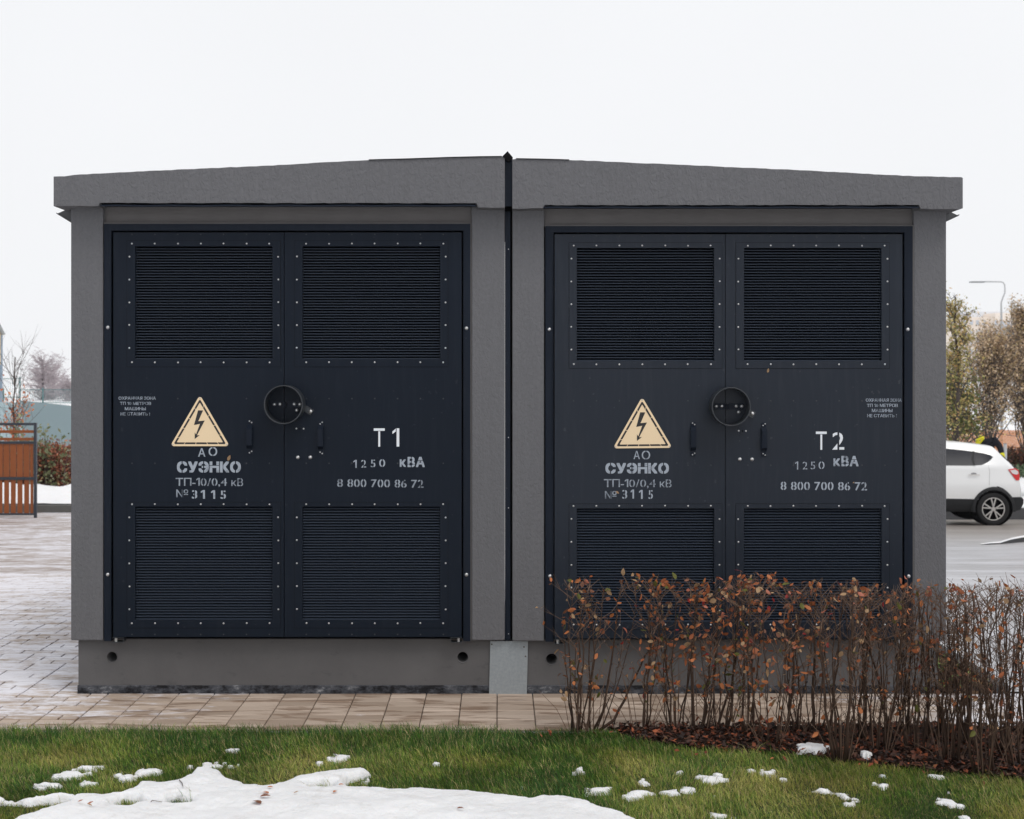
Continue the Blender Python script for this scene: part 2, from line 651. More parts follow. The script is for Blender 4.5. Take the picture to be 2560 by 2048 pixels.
def glyph(ch, off):
    """outline of one character as flat triangles (x, z), from Blender's own font; off widens the strokes"""
    key = (ch, off)
    if key in _glyphs: return _glyphs[key]
    if ch == '1':
        q = [[(0.16, 0), (0.262, 0), (0.262, 0.728), (0.16, 0.728)], [(0.0, 0.50), (0.13, 0.60), (0.13, 0.72), (0.0, 0.60)]]
        base = [t for p in q for t in ((p[0], p[1], p[2]), (p[0], p[2], p[3]))]
    elif ch == 'Т':
        q = [[(0, 0.63), (0.58, 0.63), (0.58, 0.728), (0, 0.728)], [(0.24, 0), (0.34, 0), (0.34, 0.612), (0.24, 0.612)]]
        base = [t for p in q for t in ((p[0], p[1], p[2]), (p[0], p[2], p[3]))]
    else:
        c = bpy.data.curves.new('g', 'FONT')
        c.body = ch
        c.resolution_u = 4
        o = bpy.data.objects.new('g', c)
        COL.objects.link(o)
        dg = bpy.context.evaluated_depsgraph_get()
        dg.update()
        me = bpy.data.meshes.new_from_object(o.evaluated_get(dg))
        co = [(v.co.x, v.co.y) for v in me.vertices]
        base = [tuple(co[i] for i in p.vertices) for p in me.polygons]
        bpy.data.objects.remove(o)
        bpy.data.curves.remove(c)
        bpy.data.meshes.remove(me)
    shifts = [(0, 0)] if off <= 0.002 else [(-off, -off * .7), (off, -off * .7), (-off, off * .7), (off, off * .7), (0, 0)]
    xs = [p[0] for t in base for p in t]
    x0, x1 = min(xs) - max(off, 0), max(xs) + max(off, 0)
    cx = (min(xs) + max(xs)) / 2
    layers = []
    for k, (dx, dz) in enumerate(shifts):
        tr = [tuple((p[0] + dx, p[1] * (1 - 1.4 * max(off, 0)) + dz + off * .7) for p in t) for t in base]
        if ch in 'ОСЭ03568В924ЗБ№': tr = clip_tris(tr, 0, cx - 0.036, cx + 0.036)
        if ch in 'АНП' and off > 0.02: tr = clip_tris(tr, 1, 0.46, 0.50)
        if ch == 'В' and off > 0.02: tr = clip_tris(tr, 1, 0.19, 0.225)
        if ch in 'К' and off > 0.02: tr = clip_tris(tr, 0, x0 + 0.20, x0 + 0.235)
        layers.append([tuple((p[0] - x0, p[1]) for p in t) for t in tr])
    _glyphs[key] = (layers, None, x1 - x0)
    return _glyphs[key]


def lettering(text, x0, x1, y0, y1, parent, mat, off=0.0, gap=0.07, tilt=0.0, jit=0.0, space=0.30, y=YD - 0.0012):
    """one line of stencilled text filling the pixel box x0..x1, y0..y1 on the door"""
    em = 0.728
    parts, x = [], 0.0
    for ch in text:
        if ch == ' ':
            x += space
            continue
        vs, fs, w = glyph(ch, off)
        parts.append((x, vs, fs, w))
        x += w + gap
    tot = x - gap
    a, b = P(x0, y1, y), P(x1, y0, y)
    sx = (b.x - a.x) / tot
    sz = (b.z - a.z) / em
    mb = MB()
    for k, (gx, vs, fs, w) in enumerate(parts):
        dz = rnd.uniform(-jit, jit) * (b.z - a.z)
        th = rnd.uniform(-jit, jit) * 0.5
        vv = []
        for li_, tris in enumerate(vs):
            yy = y - 0.00012 * li_
            for t in tris:
                mb.add([(a.x + (gx + u) * sx + th * v * sz, yy, a.z + v * sz + dz + tilt * (gx / tot) * (b.z - a.z)) for (u, v) in t], [(0, 1, 2)])
    return mb.build('lettering', mat, parent)


def plate_holes(mb, x0, x1, z0, z1, y, holes, m=0):
    """front face of a wall with round holes; holes = [(cx, cz, r)] sorted by x"""
    xs = [x0]
    for cx, cz, r in holes:
        h = r * 1.5
        mb.add([(xs[-1], y, z0), (cx - h, y, z0), (cx - h, y, z1), (xs[-1], y, z1)], [(0, 1, 2, 3)], m)
        mb.add([(cx - h, y, z0), (cx + h, y, z0), (cx + h, y, cz - h), (cx - h, y, cz - h)], [(0, 1, 2, 3)], m)
        mb.add([(cx - h, y, cz + h), (cx + h, y, cz + h), (cx + h, y, z1), (cx - h, y, z1)], [(0, 1, 2, 3)], m)
        n = 32
        ring, sq = [], []
        for k in range(n):
            a = 2 * math.pi * k / n
            c, s = math.cos(a), math.sin(a)
            q = h / max(abs(c), abs(s))
            ring.append((cx + r * c, y, cz + r * s))
            sq.append((cx + q * c, y, cz + q * s))
        mb.add(ring + sq, [(k, (k + 1) % n, (k + 1) % n + n, k + n)[::-1] for k in range(n)], m)
        xs.append(cx + h)
    mb.add([(xs[-1], y, z0), (x1, y, z0), (x1, y, z1), (xs[-1], y, z1)], [(0, 1, 2, 3)], m)


def rivet_mesh(name, r, h, mat):
    mb = MB()
    mb.dome((0, 0, 0), r, h)
    return mb.mesh(name, mat, True)


RIV = rivet_mesh('rivet', 0.0054, 0.0032, M['rivet'])
BOLT = rivet_mesh('bolt', 0.0112, 0.008, M['rivet'])
SCREW = rivet_mesh('screw', 0.0042, 0.0015, M['screw'])

_slat = MB()
for (ya, za, yb, zb) in ((-0.0125, 0.0, 0.0085, 0.0072),):
    th = 0.0014
    pts = [(ya, za - th), (ya, za + 0.0008), (yb, zb), (yb, zb - 0.0015)]
    vs = [(-0.5, p[0], p[1]) for p in pts] + [(0.5, p[0], p[1]) for p in pts]
    _slat.add(vs, [(0, 1, 2, 3), (7, 6, 5, 4), (0, 4, 5, 1), (1, 5, 6, 2), (2, 6, 7, 3), (3, 7, 4, 0)])
SLAT = _slat.mesh('slat', M['slat'])


def module(left):
    dx = 0 if left else 1104
    dy = 0 if left else 4
    if left:
        root = thing('transformer_substation', 'left half of the grey substation, dark blue double doors lettered T1', 'substation',
                     (P(719, 1738).x, 0.04, 0), 'the two halves of the transformer substation')
        wx0, wx1 = 177, 1262
    else:
        root = thing('transformer_substation', 'right half of the grey substation, dark blue double doors lettered T2', 'substation',
                     (P(1823, 1738).x, 0.04, 0), 'the two halves of the transformer substation')
        wx0, wx1 = 1281, 2366
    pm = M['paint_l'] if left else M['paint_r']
    fx0, fx1 = (261, 1176) if left else (1363.5, 2281)
    ft, wb, wt_ = 560 + dy * 1.4, 1601.5 + dy * 0.4, 505 + dy
    X = lambda px, y=0.0: P(px, 0, y).x
    Z = lambda py, y=0.0: P(0, py, y).z

    # --- walls
    mb = MB()
    zb_, zt_ = Z(wb), Z(wt_)
    mb.box((X(wx0), 0, zb_), (X(fx0 - 3), 0.14, zt_))
    mb.box((X(fx1 + 3), 0, zb_), (X(wx1), 0.14, zt_))
    mb.box((X(wx0), 0.14, zb_), (X(wx0) + 0.12, BACK, zt_))
    mb.box((X(wx1) - 0.12, 0.14, zb_), (X(wx1), BACK, zt_))
    mb.box((X(wx0) + 0.12, BACK - 0.12, zb_), (X(wx1) - 0.12, BACK, zt_))
    w = mb.build('wall', M['stucco'], root)
    bevel(w, 0.006, 2)
    mb = MB()
    mb.box((X(fx0 - 3), 0.028, Z(ft)), (X(fx1 + 3), 0.14, zt_))
    mb.build('lintel', M['lintel'], root)
    # thin mortar line round the frame
    mb = MB()
    g = 2.6
    mb.box((X(fx1 + 0.4), -0.003, Z(wb)), (X(fx1 + g), 0.02, Z(ft - g)))
    mb.box((X(fx0 - 2), -0.001, Z(ft)), (X(fx1 + 0.4), 0.02, Z(ft - 3)))
    mb.build('mortar_joint', M['lintel'], root)

    # --- roof slab with fascia
    yF = -0.12
    if left:
        top = [(134, 441.5), (162, 441), (185, 437.5), (250, 434), (330, 430), (400, 426.5), (500, 421.5), (560, 419), (640, 416), (740, 410.5), (830, 405), (922, 400.5), (1020, 398), (1120, 394.5), (1200, 392.5), (1255, 392), (1262, 394)]
        bot = [(1262, 519.5), (1196, 519), (1191, 508), (249, 507.5), (247, 514), (240, 515.5), (134, 515.5)]
    else:
        top = [(1281, 399), (1290, 397.5), (1350, 398.5), (1423, 400.5), (1500, 403), (1585, 407.6), (1680, 411), (1750, 414.5), (1830, 418), (1900, 421), (2040, 427.5), (2100, 431), (2200, 436.5), (2300, 441), (2403, 443), (2407, 445)]
        bot = [(2407, 521), (2400, 523.5), (2302, 522), (2297, 512.5), (1362, 513), (1357, 520.5), (1281, 521.5)]
    # ragged plaster edges
    def rag(pts, amp):
        out = []
        for a, b in zip(pts[:-1], pts[1:]):
            out.append(a)
            n = int(abs(b[0] - a[0]) / 14)
            for k in range(1, n):
                t = k / n
                out.append((a[0] + (b[0] - a[0]) * t, a[1] + (b[1] - a[1]) * t + rnd.uniform(-amp, amp)))
        out.append(pts[-1])
        return out
    outline = rag(top, 0.7) + rag(bot, 0.8)
    pts = [(P(a, b, yF).x, P(a, b, yF).z) for a, b in outline]
    mb = MB()
    mb.prism_y(pts, yF, BACK + 0.12)
    r = mb.build('roof', M['stucco_rough'], root)
    # sheet metal drip edge tucked under the fascia
    a, b = (250, 1190) if left else (1359, 2298)
    z = P(0, 512.8 if left else 517.4, yF).z
    mb = MB()
    for k in range(24):
        p0, p1 = a + (b - a) * k / 24, a + (b - a) * (k + 1) / 24
        s = 0.0016 * math.sin(k * 1.7)
        s2 = 0.0016 * math.sin((k + 1) * 1.7)
        q0, q1 = P(p0, 0, yF - 0.012).x, P(p1, 0, yF - 0.012).x
        mb.add([(q0, yF - 0.012, z + s), (q1, yF - 0.012, z + s2), (q1, yF - 0.012, z - 0.009 + s2), (q0, yF - 0.012, z - 0.009 + s),
                (q0, 0.012, z + 0.004), (q1, 0.012, z + 0.004)], [(0, 3, 2, 1), (0, 1, 5, 4)])
    mb.build('drip_edge', M['frame'], root)
    # black strip standing in for the shade in the gap above it
    mb = MB()
    mb.box((P(a + 2, 0, yF).x, yF + 0.012, z + 0.005), (P(b - 2, 0, yF).x, -0.004, z + 0.020))
    mb.build('shadow_gap_strip', M['black'], root)
    # roofing membrane lapped over the top edge near the joint
    mb = MB()
    seg = [t for t in top if (t[0] > 910 and t[0] < 1256)] if left else [t for t in top if t[0] > 1284 and t[0] < 1500]
    for p, q in zip(seg[:-1], seg[1:]):
        A, B = P(*p, yF), P(*q, yF)
        mb.add([(A.x, yF - 0.006, A.z - 0.001), (B.x, yF - 0.006, B.z - 0.001), (B.x, yF - 0.006, B.z + 0.0035), (A.x, yF - 0.006, A.z + 0.0035),
                (A.x, BACK, A.z + 0.0035), (B.x, BACK, B.z + 0.0035)], [(0, 1, 2, 3), (3, 2, 5, 4)])
    mb.build('roof_membrane', M['seal'], root)
    # sloping rain shelf along the outer side wall
    mb = MB()
    if left: prof = [(179, 561), (128, 530), (126, 527), (129, 529.5), (152, 520), (179, 519)]
    else: prof = [(2364, 557), (2411, 535), (2413.5, 531), (2410, 533), (2390, 527), (2364, 526)]
    if left: a_, b_, c_ = (177, 560), (128, 530), (126.5, 528)
    else: a_, b_, c_ = (2366, 556), (2411, 535), (2413, 532)
    pr = [P(*a_), P(*b_), P(*c_)]
    for y0 in (0.10,):
        A, B, Cc = pr
        th = 0.003
        q = [(A.x, A.z), (B.x, B.z), (Cc.x, Cc.z), (Cc.x, Cc.z + th), (B.x, B.z + th), (A.x, A.z + th)]
        if left: q = q[::-1]
        mb.prism_y(q, y0, 4.3)
        # web plate closing the near end
        tp = P(152, 518) if left else P(2392, 524)
        w2 = P(177, 518) if left else P(2366, 524)
        tri = [(A.x, A.z + th), (B.x, B.z + th), (tp.x, tp.z), (w2.x, w2.z)]
        if left: tri = tri[::-1]
        mb.prism_y(tri, y0 + 0.01, y0 + 0.013)
    mb.build('rain_shelf', simple('shelf_sheet_metal', (0.06, 0.062, 0.068), 0.5), root)

    # --- door frame
    frame_b = wb + 1
    gx0, gx1 = (279.5, 1158) if left else (1384, 2259.5)
    dt, db = (581.5, 1592.5) if left else (586, 1596.5)
    mb = MB()
    mb.box((X(fx0), -0.006, Z(frame_b)), (X(gx0), 0.06, Z(ft)))
    mb.box((X(gx1), -0.006, Z(frame_b)), (X(fx1), 0.06, Z(ft)))
    mb.box((X(gx0), -0.006, Z(dt - 4.5)), (X(gx1), 0.06, Z(ft)))
    fr = mb.build('door_frame', M['frame'], root)
    # raised inner lip of the frame
    for p in ((gx0 - 2.5), (gx1 + 0.6)):
        lp = MB()
        lp.box((X(p), -0.011, Z(frame_b)), (X(p + 1.8), -0.006, Z(dt - 5)))
        o = lp.build('frame_lip', M['frame'], fr)
    mb = MB()
    mb.box((X(fx0 + 1), 0.064, Z(frame_b - 1)), (X(fx1 - 1), 0.10, Z(ft + 1)))
    mb.build('dark_interior', M['black'], root)
    for (bx, by) in ((269.7, 818.8), (1166, 821), (269.5, 1436.7), (1166, 1437)) if left else ((1373.5, 823.8), (2269.3, 823.8), (1375, 1440.5), (2271.5, 1441)):
        inst('bolt', BOLT, fr, P(bx, by, -0.006))

    # --- door leaves with two louvred grilles each
    if left:
        leaves = [dict(x0=283.5, x1=709.6, ox=(337.8, 681.2), rx=(330, 57.25), rs=(323.5, 695.5), pl=(317.5, 701), skip=False),
                  dict(x0=711.2, x1=1154, ox=(756, 1100.5), rx=(765.6, 57.1), rs=(742, 1114), pl=(736.3, 1119.5), skip=True)]
        oy = [(616, 898), (1266.8, 1550)]
        pt_ = [(602, 917), (1256.5, 1570)]
        ry = [(609.3, 906.2), (1261, 1558.4)]
        sy = [(642, 57), (1293.8, 57.4)]
        rows = (996.8, 1158.5)
    else:
        leaves = [dict(x0=1386.5, x1=1812.6, ox=(1442, 1785.8), rx=(1434.2, 57.1), rs=(1428.3, 1799), pl=(1423, 1805), skip=False),
                  dict(x0=1814, x1=2256, ox=(1860, 2204), rx=(1869.4, 57.1), rs=(1845.8, 2218.6), pl=(1840, 2223.5), skip=True)]
        oy = [(620, 902.5), (1271.3, 1555)]
        pt_ = [(607, 921), (1260.3, 1574)]
        ry = [(614.3, 911), (1265.3, 1562)]
        sy = [(647, 56.9), (1298, 57.3)]
        rows = (1002.5, 1163.5)
    doors = []
    for li, L in enumerate(leaves):
        yo = YD - (0.003 if li == 0 else 0.0)
        mb = MB()
        xc = [X(L['x0'], yo), X(L['ox'][0], yo), X(L['ox'][1], yo), X(L['x1'], yo)]
        zc = [Z(db, yo), Z(oy[1][1], yo), Z(oy[1][0], yo), Z(oy[0][1], yo), Z(oy[0][0], yo), Z(dt, yo)]
        for i in range(3):
            for j in range(5):
                if i == 1 and j in (1, 3): continue
                mb.box((xc[i], yo, zc[j]), (xc[i + 1], 0.03, zc[j + 1]))
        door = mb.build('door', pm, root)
        doors.append(door)
        for gi in range(2):
            px0, px1 = L['pl']
            py0, py1 = pt_[gi]
            o0, o1 = L['ox']
            q0, q1 = oy[gi]
            yg = yo - 0.0022
            mb = MB()
            for (a, b, c, d) in ((px0, o0, py0, py1), (o1, px1, py0, py1), (o0, o1, py0, q0), (o0, o1, q1, py1)):
                mb.box((X(a, yg), yg, Z(d, yg)), (X(b, yg), yo - 0.0002, Z(c, yg)))
            gm = mb
            sm_ = MB()
            e_ = 0.0022
            xa_, xb_, za_, zb3 = X(px0, yg), X(px1, yg), Z(py1, yg), Z(py0, yg)
            for (q0_, q1_, q2_, q3_) in ((xa_ - e_, xa_, za_ - e_, zb3 + e_), (xb_, xb_ + e_, za_ - e_, zb3 + e_), (xa_, xb_, za_ - e_, za_), (xa_, xb_, zb3, zb3 + e_)):
                sm_.box((q0_, yo - 0.0006, q2_), (q1_, yo - 0.0001, q3_))
            # folded inner returns of the opening
            mb.box((X(o0, yg) - 0.0015, yo, Z(q1, yg)), (X(o0, yg), 0.02, Z(q0, yg)))
            mb.box((X(o1, yg), yo, Z(q1, yg)), (X(o1, yg) + 0.0015, 0.02, Z(q0, yg)))
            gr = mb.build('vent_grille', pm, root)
            sm_.build('edge_shade_line', M['seal'], gr)  # thin black line painting the edge shade round the raised grille panel
            z0, z1 = Z(q1, yg), Z(q0, yg)
            n = 41
            pitch = (z1 - z0) / n
            xm, wd = (X(o0, yg) + X(o1, yg)) / 2, X(o1, yg) - X(o0, yg) - 0.001
            for k in range(n):
                inst('slat', SLAT, gr, (xm, 0.0, z0 + pitch * (k + 0.12) ), rot=(0, rnd.gauss(0, 0.0002), 0), scale=(wd, 1, 1))
            for k in range(7):
                for yy in ry[gi]:
                    inst('rivet', RIV, gr, P(L['rx'][0] + L['rx'][1] * k + rnd.uniform(-.6, .6), yy + rnd.uniform(-.4, .4), yg))
            for k in range(5):
                for xx in L['rs']:
                    inst('rivet', RIV, gr, P(xx + rnd.uniform(-.4, .4), sy[gi][0] + sy[gi][1] * k + rnd.uniform(-.5, .5), yg))
        # rows of painted screws
        mb = MB()
        for rr, yy in enumerate((dt + 4.6, rows[0], rows[1], db - 6)):
            for k in range(7):
                if li == 0 and rr == 1 and k in (3, 4): continue
                mb.dome(P(L['rx'][0] + L['rx'][1] * k, yy, yo), 0.0048, 0.0016, 8, 2)
        s = mb.build('screw_row', M['screw'], door, True)
        # handle: a bent strap with riveted tabs
        hx = (618.5, 632) if (li == 0) else (795.6, 808.5)
        hy0 = 1050 if li == 0 else 1052.5
        if not left:
            hx = (1726, 1739) if li == 0 else (1902.5, 1915.5)
            hy0 = 1055 if li == 0 else 1056.5
        mb = MB()
        xa, xb = X(hx[0], yo), X(hx[1], yo)
        zz = [Z(hy0, yo), Z(hy0 + 12, yo), Z(hy0 + 21, yo), Z(hy0 + 63, yo), Z(hy0 + 72, yo), Z(hy0 + 86, yo)]
        yy = [yo - 0.003, yo - 0.003, yo - 0.034, yo - 0.034, yo - 0.003, yo - 0.003]
        vs, fs = [], []
        for zq, yq in zip(zz, yy):
            vs += [(xa, yq, zq), (xb, yq, zq), (xb, yq + 0.004, zq), (xa, yq + 0.004, zq)]
        for k in range(5):
            for e in range(4):
                fs.append((4 * k + e, 4 * k + (e + 1) % 4, 4 * (k + 1) + (e + 1) % 4, 4 * (k + 1) + e))
        fs += [(0, 3, 2, 1), (20, 21, 22, 23)]
        mb.add(vs, [f[::-1] for f in fs])
        for (a, b) in ((0.38, 7.5), (0.78, 3.5), (0.38, 78.0), (0.78, 81.5)) if li else ((0.4, 3.0), (0.8, 6.5), (0.4, 82.0), (0.8, 78.5)):
            mb.dome((xa + (xb - xa) * a, yo - 0.003, Z(hy0 + b, yo)), 0.0047, 0.003, 8, 2, 1)
        mb.build('handle', [M['frame'], M['rivet']], door)
        if li == 1:
            cx, cy = (750.2, 1072) if left else (1855.5, 1077.6)
            mb = MB()
            c = P(cx, cy, yo)
            n = 28
            rr = 0.0258
            mb.tube([(c.x, yo + 0.001, c.z), (c.x, yo - 0.003, c.z)], rr, n)
            mb.tube([(c.x, yo - 0.003, c.z), (c.x, yo - 0.006, c.z)], 0.0085, 12, 0)
            mb.box((c.x - 0.0025, yo - 0.0066, c.z - 0.007), (c.x + 0.0025, yo - 0.006, c.z + 0.006), 2)
            for sgn in (-1, 1): mb.dome((c.x + sgn * 0.0205, yo - 0.003, c.z + (0.001 if sgn < 0 else 0)), 0.0055, 0.003, 8, 2, 1)
            mb.build('lock_plate', [pm, M['rivet'], M['black']], door)
            for (a, b) in ((744.7, 1143.6), (775.7, 1143.4)) if left else ((1849.6, 1148.4), (1880, 1148.4)):
                inst('bolt', BOLT, door, P(a, b, yo))
    # --- padlock guard collar
    cx, cy = (708, 1012) if left else (1828.3, 1017)
    yc = -0.14
    c = P(cx, cy, yc)
    ro, ri = 48.7 * S * (D0 + yc) / D0, 46.2 * S * (D0 + yc) / D0
    mb = MB()
    n = 56
    vs, fs = [], []
    for k in range(n):
        a = 2 * math.pi * k / n
        cs, sn = math.cos(a), math.sin(a)
        vs += [(c.x + ro * cs, yc, c.z + ro * sn), (c.x + ri * cs, yc, c.z + ri * sn),
               (c.x + ri * cs, YD - 0.001, c.z + ri * sn), (c.x + ro * cs, YD - 0.001, c.z + ro * sn)]
    for k in range(n):
        a, b = 4 * k, 4 * ((k + 1) % n)
        for e in range(4):
            fs.append((a + e, a + (e + 1) % 4, b + (e + 1) % 4, b + e)[::-1])
    mb.add(vs, fs)
    cr = mb.build('padlock_guard', M['rim_metal'], root, True)
    cr.data.polygons.foreach_set('use_smooth', [True] * len(cr.data.polygons))
    bevel(cr, 0.0012, 2)
    # lug bolted beside the collar
    mb = MB()
    if left: q = [(757, 1009), (785, 1025.5), (775.5, 1038), (754, 1024)]
    else: q = [(1868, 1019.5), (1890.5, 1031), (1881.5, 1045.5), (1864, 1036)]
    pts = [(P(*k, YD - 0.006).x, P(*k, YD - 0.006).z) for k in q][::-1]
    mb.prism_y(pts, YD - 0.008, YD - 0.003)
    mb.build('lug', M['rim_metal'], cr)
    inst('bolt', BOLT, cr, P(*((776.3, 1029) if left else (1880.7, 1034.2)), YD - 0.008))
    # hasp inside the collar
    off = c.x - P(708, 0, yc).x
    h0 = Vector((c.x, YD, c.z))
    mb = MB()
    mb.box((h0.x - 0.085, YD - 0.009, h0.z - 0.019), (h0.x - 0.012, YD - 0.003, h0.z + 0.019))
    mb.box((h0.x + 0.004, YD - 0.009, h0.z - 0.019), (h0.x + 0.088, YD - 0.003, h0.z + 0.019))
    mb.box((h0.x - 0.010, YD - 0.030, h0.z - 0.016), (h0.x - 0.004, YD - 0.003, h0.z + 0.012))
    mb.box((h0.x - 0.001, YD - 0.026, h0.z - 0.014), (h0.x + 0.003, YD - 0.003, h0.z + 0.010))
    mb.build('hasp', M['frame'], cr)
    for (a, b) in ((-0.068, 0.0), (-0.036, 0.001), (0.046, 0.001), (0.060, -0.034), (0.078, 0)):
        inst('bolt', BOLT, cr, (h0.x + a, YD - 0.009, h0.z + b), scale=(0.95, 0.95, 0.95))

    # --- bottom pivots
    for (a, sgn) in ((289, 1), (1146, -1)) if left else ((1395, 1), (2248, -1)):
        y = -0.03
        base = db + 8
        p = P(a, base, y)
        mb = MB()
        x0, x1 = (p.x - 0.020, p.x + 0.044) if sgn > 0 else (p.x - 0.044, p.x + 0.020)
        mb.box((x0, y, p.z + 0.011), (x1, 0.03, p.z + 0.014))
        mb.box((x0, y, p.z - 0.014), (x1, 0.03, p.z - 0.011))
        mb.box((x0 + 0.0 if sgn < 0 else x1 - 0.003, y, p.z - 0.011), (x0 + 0.003 if sgn < 0 else x1, 0.03, p.z + 0.011))
        mb.tube([(p.x, y + 0.014, p.z - 0.011), (p.x, y + 0.014, p.z + 0.011)], 0.0085, 12, 1)
        mb.build('pivot_bracket', [M['rim_metal'], M['rivet']], root)

    # --- plinth with cable ducts
    yp = 0.04
    px0, px1 = (196, 1240) if left else (1300, 2345)
    holes = [(280.2, 1642.8, 12.7), (1156.9, 1643.4, 13.2)] if left else [(1379, 1648, 13.6), (2249.7, 1643.6, 13.0)]
    mb = MB()
    x0, x1 = X(px0, yp), X(px1, yp)
    H = [(P(a, b, yp).x, P(a, b, yp).z, r * S) for a, b, r in holes]
    zt2 = Z(wb) + 0.002
    plate_holes(mb, x0, x1, -0.05, zt2, yp, H)
    mb.add([(x0, yp, -0.05), (x0, BACK - 0.04, -0.05), (x0, BACK - 0.04, zt2), (x0, yp, zt2)], [(0, 3, 2, 1)])
    mb.add([(x1, yp, -0.05), (x1, BACK - 0.04, -0.05), (x1, BACK - 0.04, zt2), (x1, yp, zt2)], [(0, 1, 2, 3)])
    mb.add([(x0, BACK - 0.04, -0.05), (x1, BACK - 0.04, -0.05), (x1, BACK - 0.04, zt2), (x0, BACK - 0.04, zt2)], [(0, 1, 2, 3)])
    mb.add([(x0, yp, zt2), (x1, yp, zt2), (x1, BACK - 0.04, zt2), (x0, BACK - 0.04, zt2)], [(0, 1, 2, 3)])
    mb.build('plinth', M['concrete'], root)
    for (hx, hz, hr) in H:
        mb = MB()
        n = 32
        vs, fs = [], []
        prof = [(yp - 0.0005, hr * 1.18), (yp - 0.003, hr * 1.1), (yp - 0.0005, hr), (yp + 0.35, hr)]
        for k in range(n):
            a = 2 * math.pi * k / n
            for (yy_, q) in prof: vs.append((hx + q * math.cos(a), yy_, hz + q * math.sin(a)))
        for k in range(n):
            for e in range(3):
                a, b = 4 * k + e, 4 * ((k + 1) % n) + e
                fs.append((a, a + 1, b + 1, b))
        mb.add(vs, fs)
        mb.add([(hx + hr * math.cos(2 * math.pi * k / n), yp + 0.35, hz + hr * math.sin(2 * math.pi * k / n)) for k in range(n)], [tuple(range(n))], 1)
        mb.build('cable_duct', [M['concrete'], M['black']], root, True)
    mb = MB()
    n = 70
    for k in range(n):                                    # uneven bitumen coat along the foot
        a, b = x0 + (x1 - x0) * k / n, x0 + (x1 - x0) * (k + 1) / n
        za = 0.043 + 0.003 * float(vnoise(a, 0.3, 6))
        zb2 = 0.043 + 0.003 * float(vnoise(b, 0.3, 6))
        mb.add([(a, yp - 0.005, -0.05), (b, yp - 0.005, -0.05), (b, yp - 0.004, zb2), (a, yp - 0.004, za), (a, yp, za + 0.003), (b, yp, zb2 + 0.003)],
               [(0, 1, 2, 3), (3, 2, 5, 4)])
    mb.box((x0 - 0.004, yp - 0.0045, -0.05), (x0 - 0.0005, BACK - 0.05, 0.046))
    mb.build('bitumen_coat', M['bitumen'], root)

    # --- lettering
    st, sf, wv = M['stencil'], M['stencil_faint'], M['white_vinyl']
    d0, d1 = doors
    y0_ = YD - 0.0042
    if left:
        K = dict(y=y0_, jit=0.02)
        lettering('ОХРАННАЯ ЗОНА', 296.4, 389.5, 991.8, 999.6, d0, sf, 0.028, 0.06, **K)
        lettering('ТП 10 МЕТРОВ', 299.7, 377.9, 1005, 1012.6, d0, sf, 0.028, 0.06, **K)
        lettering('МАШИНЫ', 312, 364.6, 1018, 1025.8, d0, sf, 0.028, 0.06, **K)
        lettering('НЕ СТАВИТЬ !', 301.4, 375, 1031.2, 1039, d0, sf, 0.028, 0.06, **K)
        lettering('А', 495.3, 513.4, 1121, 1142, d0, st, 0.012, y=y0_)
        lettering('О', 521.5, 543, 1118.3, 1139.9, d0, st, 0.012, y=y0_)
        lettering('СУЭНКО', 442.4, 602, 1154.6, 1181.5, d0, st, 0.05, 0.055, y=y0_)
        lettering('ТП-10/0,4', 439, 567.5, 1195, 1214.8, d0, sf, 0.008, 0.06, y=y0_)
        lettering('кВ', 578.5, 607.7, 1196, 1215.5, d0, sf, 0.006, 0.08, y=y0_)
        lettering('№', 440.7, 470.4, 1224, 1243.4, d0, sf, 0.004, y=y0_)
        for ch, a, b in (('3', 479.6, 493), ('1', 502, 512.5), ('1', 527.8, 538), ('5', 551.3, 565)):
            lettering(ch, a, b, 1225.5, 1247, d0, st, 0.022, y=y0_, jit=0.03)
        y1_ = YD - 0.0012
        lettering('Т', 934.3, 961.8, 1071, 1116.8, d1, wv, -0.002, y=y1_)
        lettering('1', 981, 998.2, 1071, 1116.6, d1, wv, 0.0, y=y1_)
        for k, (ch, a, b) in enumerate((('1', 883.5, 891.8), ('2', 903, 915.5), ('5', 926.8, 938.5), ('0', 948, 963))):
            lettering(ch, a, b, 1150 - k * 0.9, 1170 - k * 0.9, d1, st, 0.008, y=y1_)
        lettering('к', 999.4, 1015, 1142.9, 1167.5, d1, st, 0.03, y=y1_)
        lettering('ВА', 1019, 1062, 1142.9, 1168, d1, st, 0.035, 0.08, y=y1_)
        lettering('8 800 700 86 72', 842.9, 1058.7, 1196.7, 1217.3, d1, sf, 0.012, 0.07, y=y1_, tilt=-0.12)
    else:
        lettering('А', 1583.9, 1599.5, 1127.5, 1148, d0, st, 0.006, y=y0_)
        lettering('О', 1604.4, 1625.3, 1127.2, 1148.6, d0, st, 0.006, y=y0_)
        lettering('СУЭНКО', 1513.6, 1672.2, 1158.4, 1184, d0, st, 0.05, 0.055, y=y0_)
        lettering('ТП-10/0,4', 1509.6, 1639, 1198, 1218, d0, sf, 0.004, 0.06, y=y0_)
        lettering('кВ', 1649.5, 1678.8, 1199, 1218.5, d0, sf, 0.004, 0.08, y=y0_)
        lettering('№', 1512.3, 1541.6, 1228, 1247.5, d0, sf, 0.006, y=y0_)
        for ch, a, b in (('3', 1555.5, 1568), ('1', 1576.5, 1585), ('1', 1597.5, 1606.6), ('5', 1621, 1632)):
            lettering(ch, a, b, 1224.5, 1247, d0, st, 0.014, y=y0_, jit=0.03)
        y1_ = YD - 0.0012
        lettering('Т', 2039.7, 2066.8, 1079, 1124.6, d1, wv, -0.002, y=y1_)
        lettering('2', 2081, 2110.6, 1079, 1124.4, d1, wv, 0.006, y=y1_)
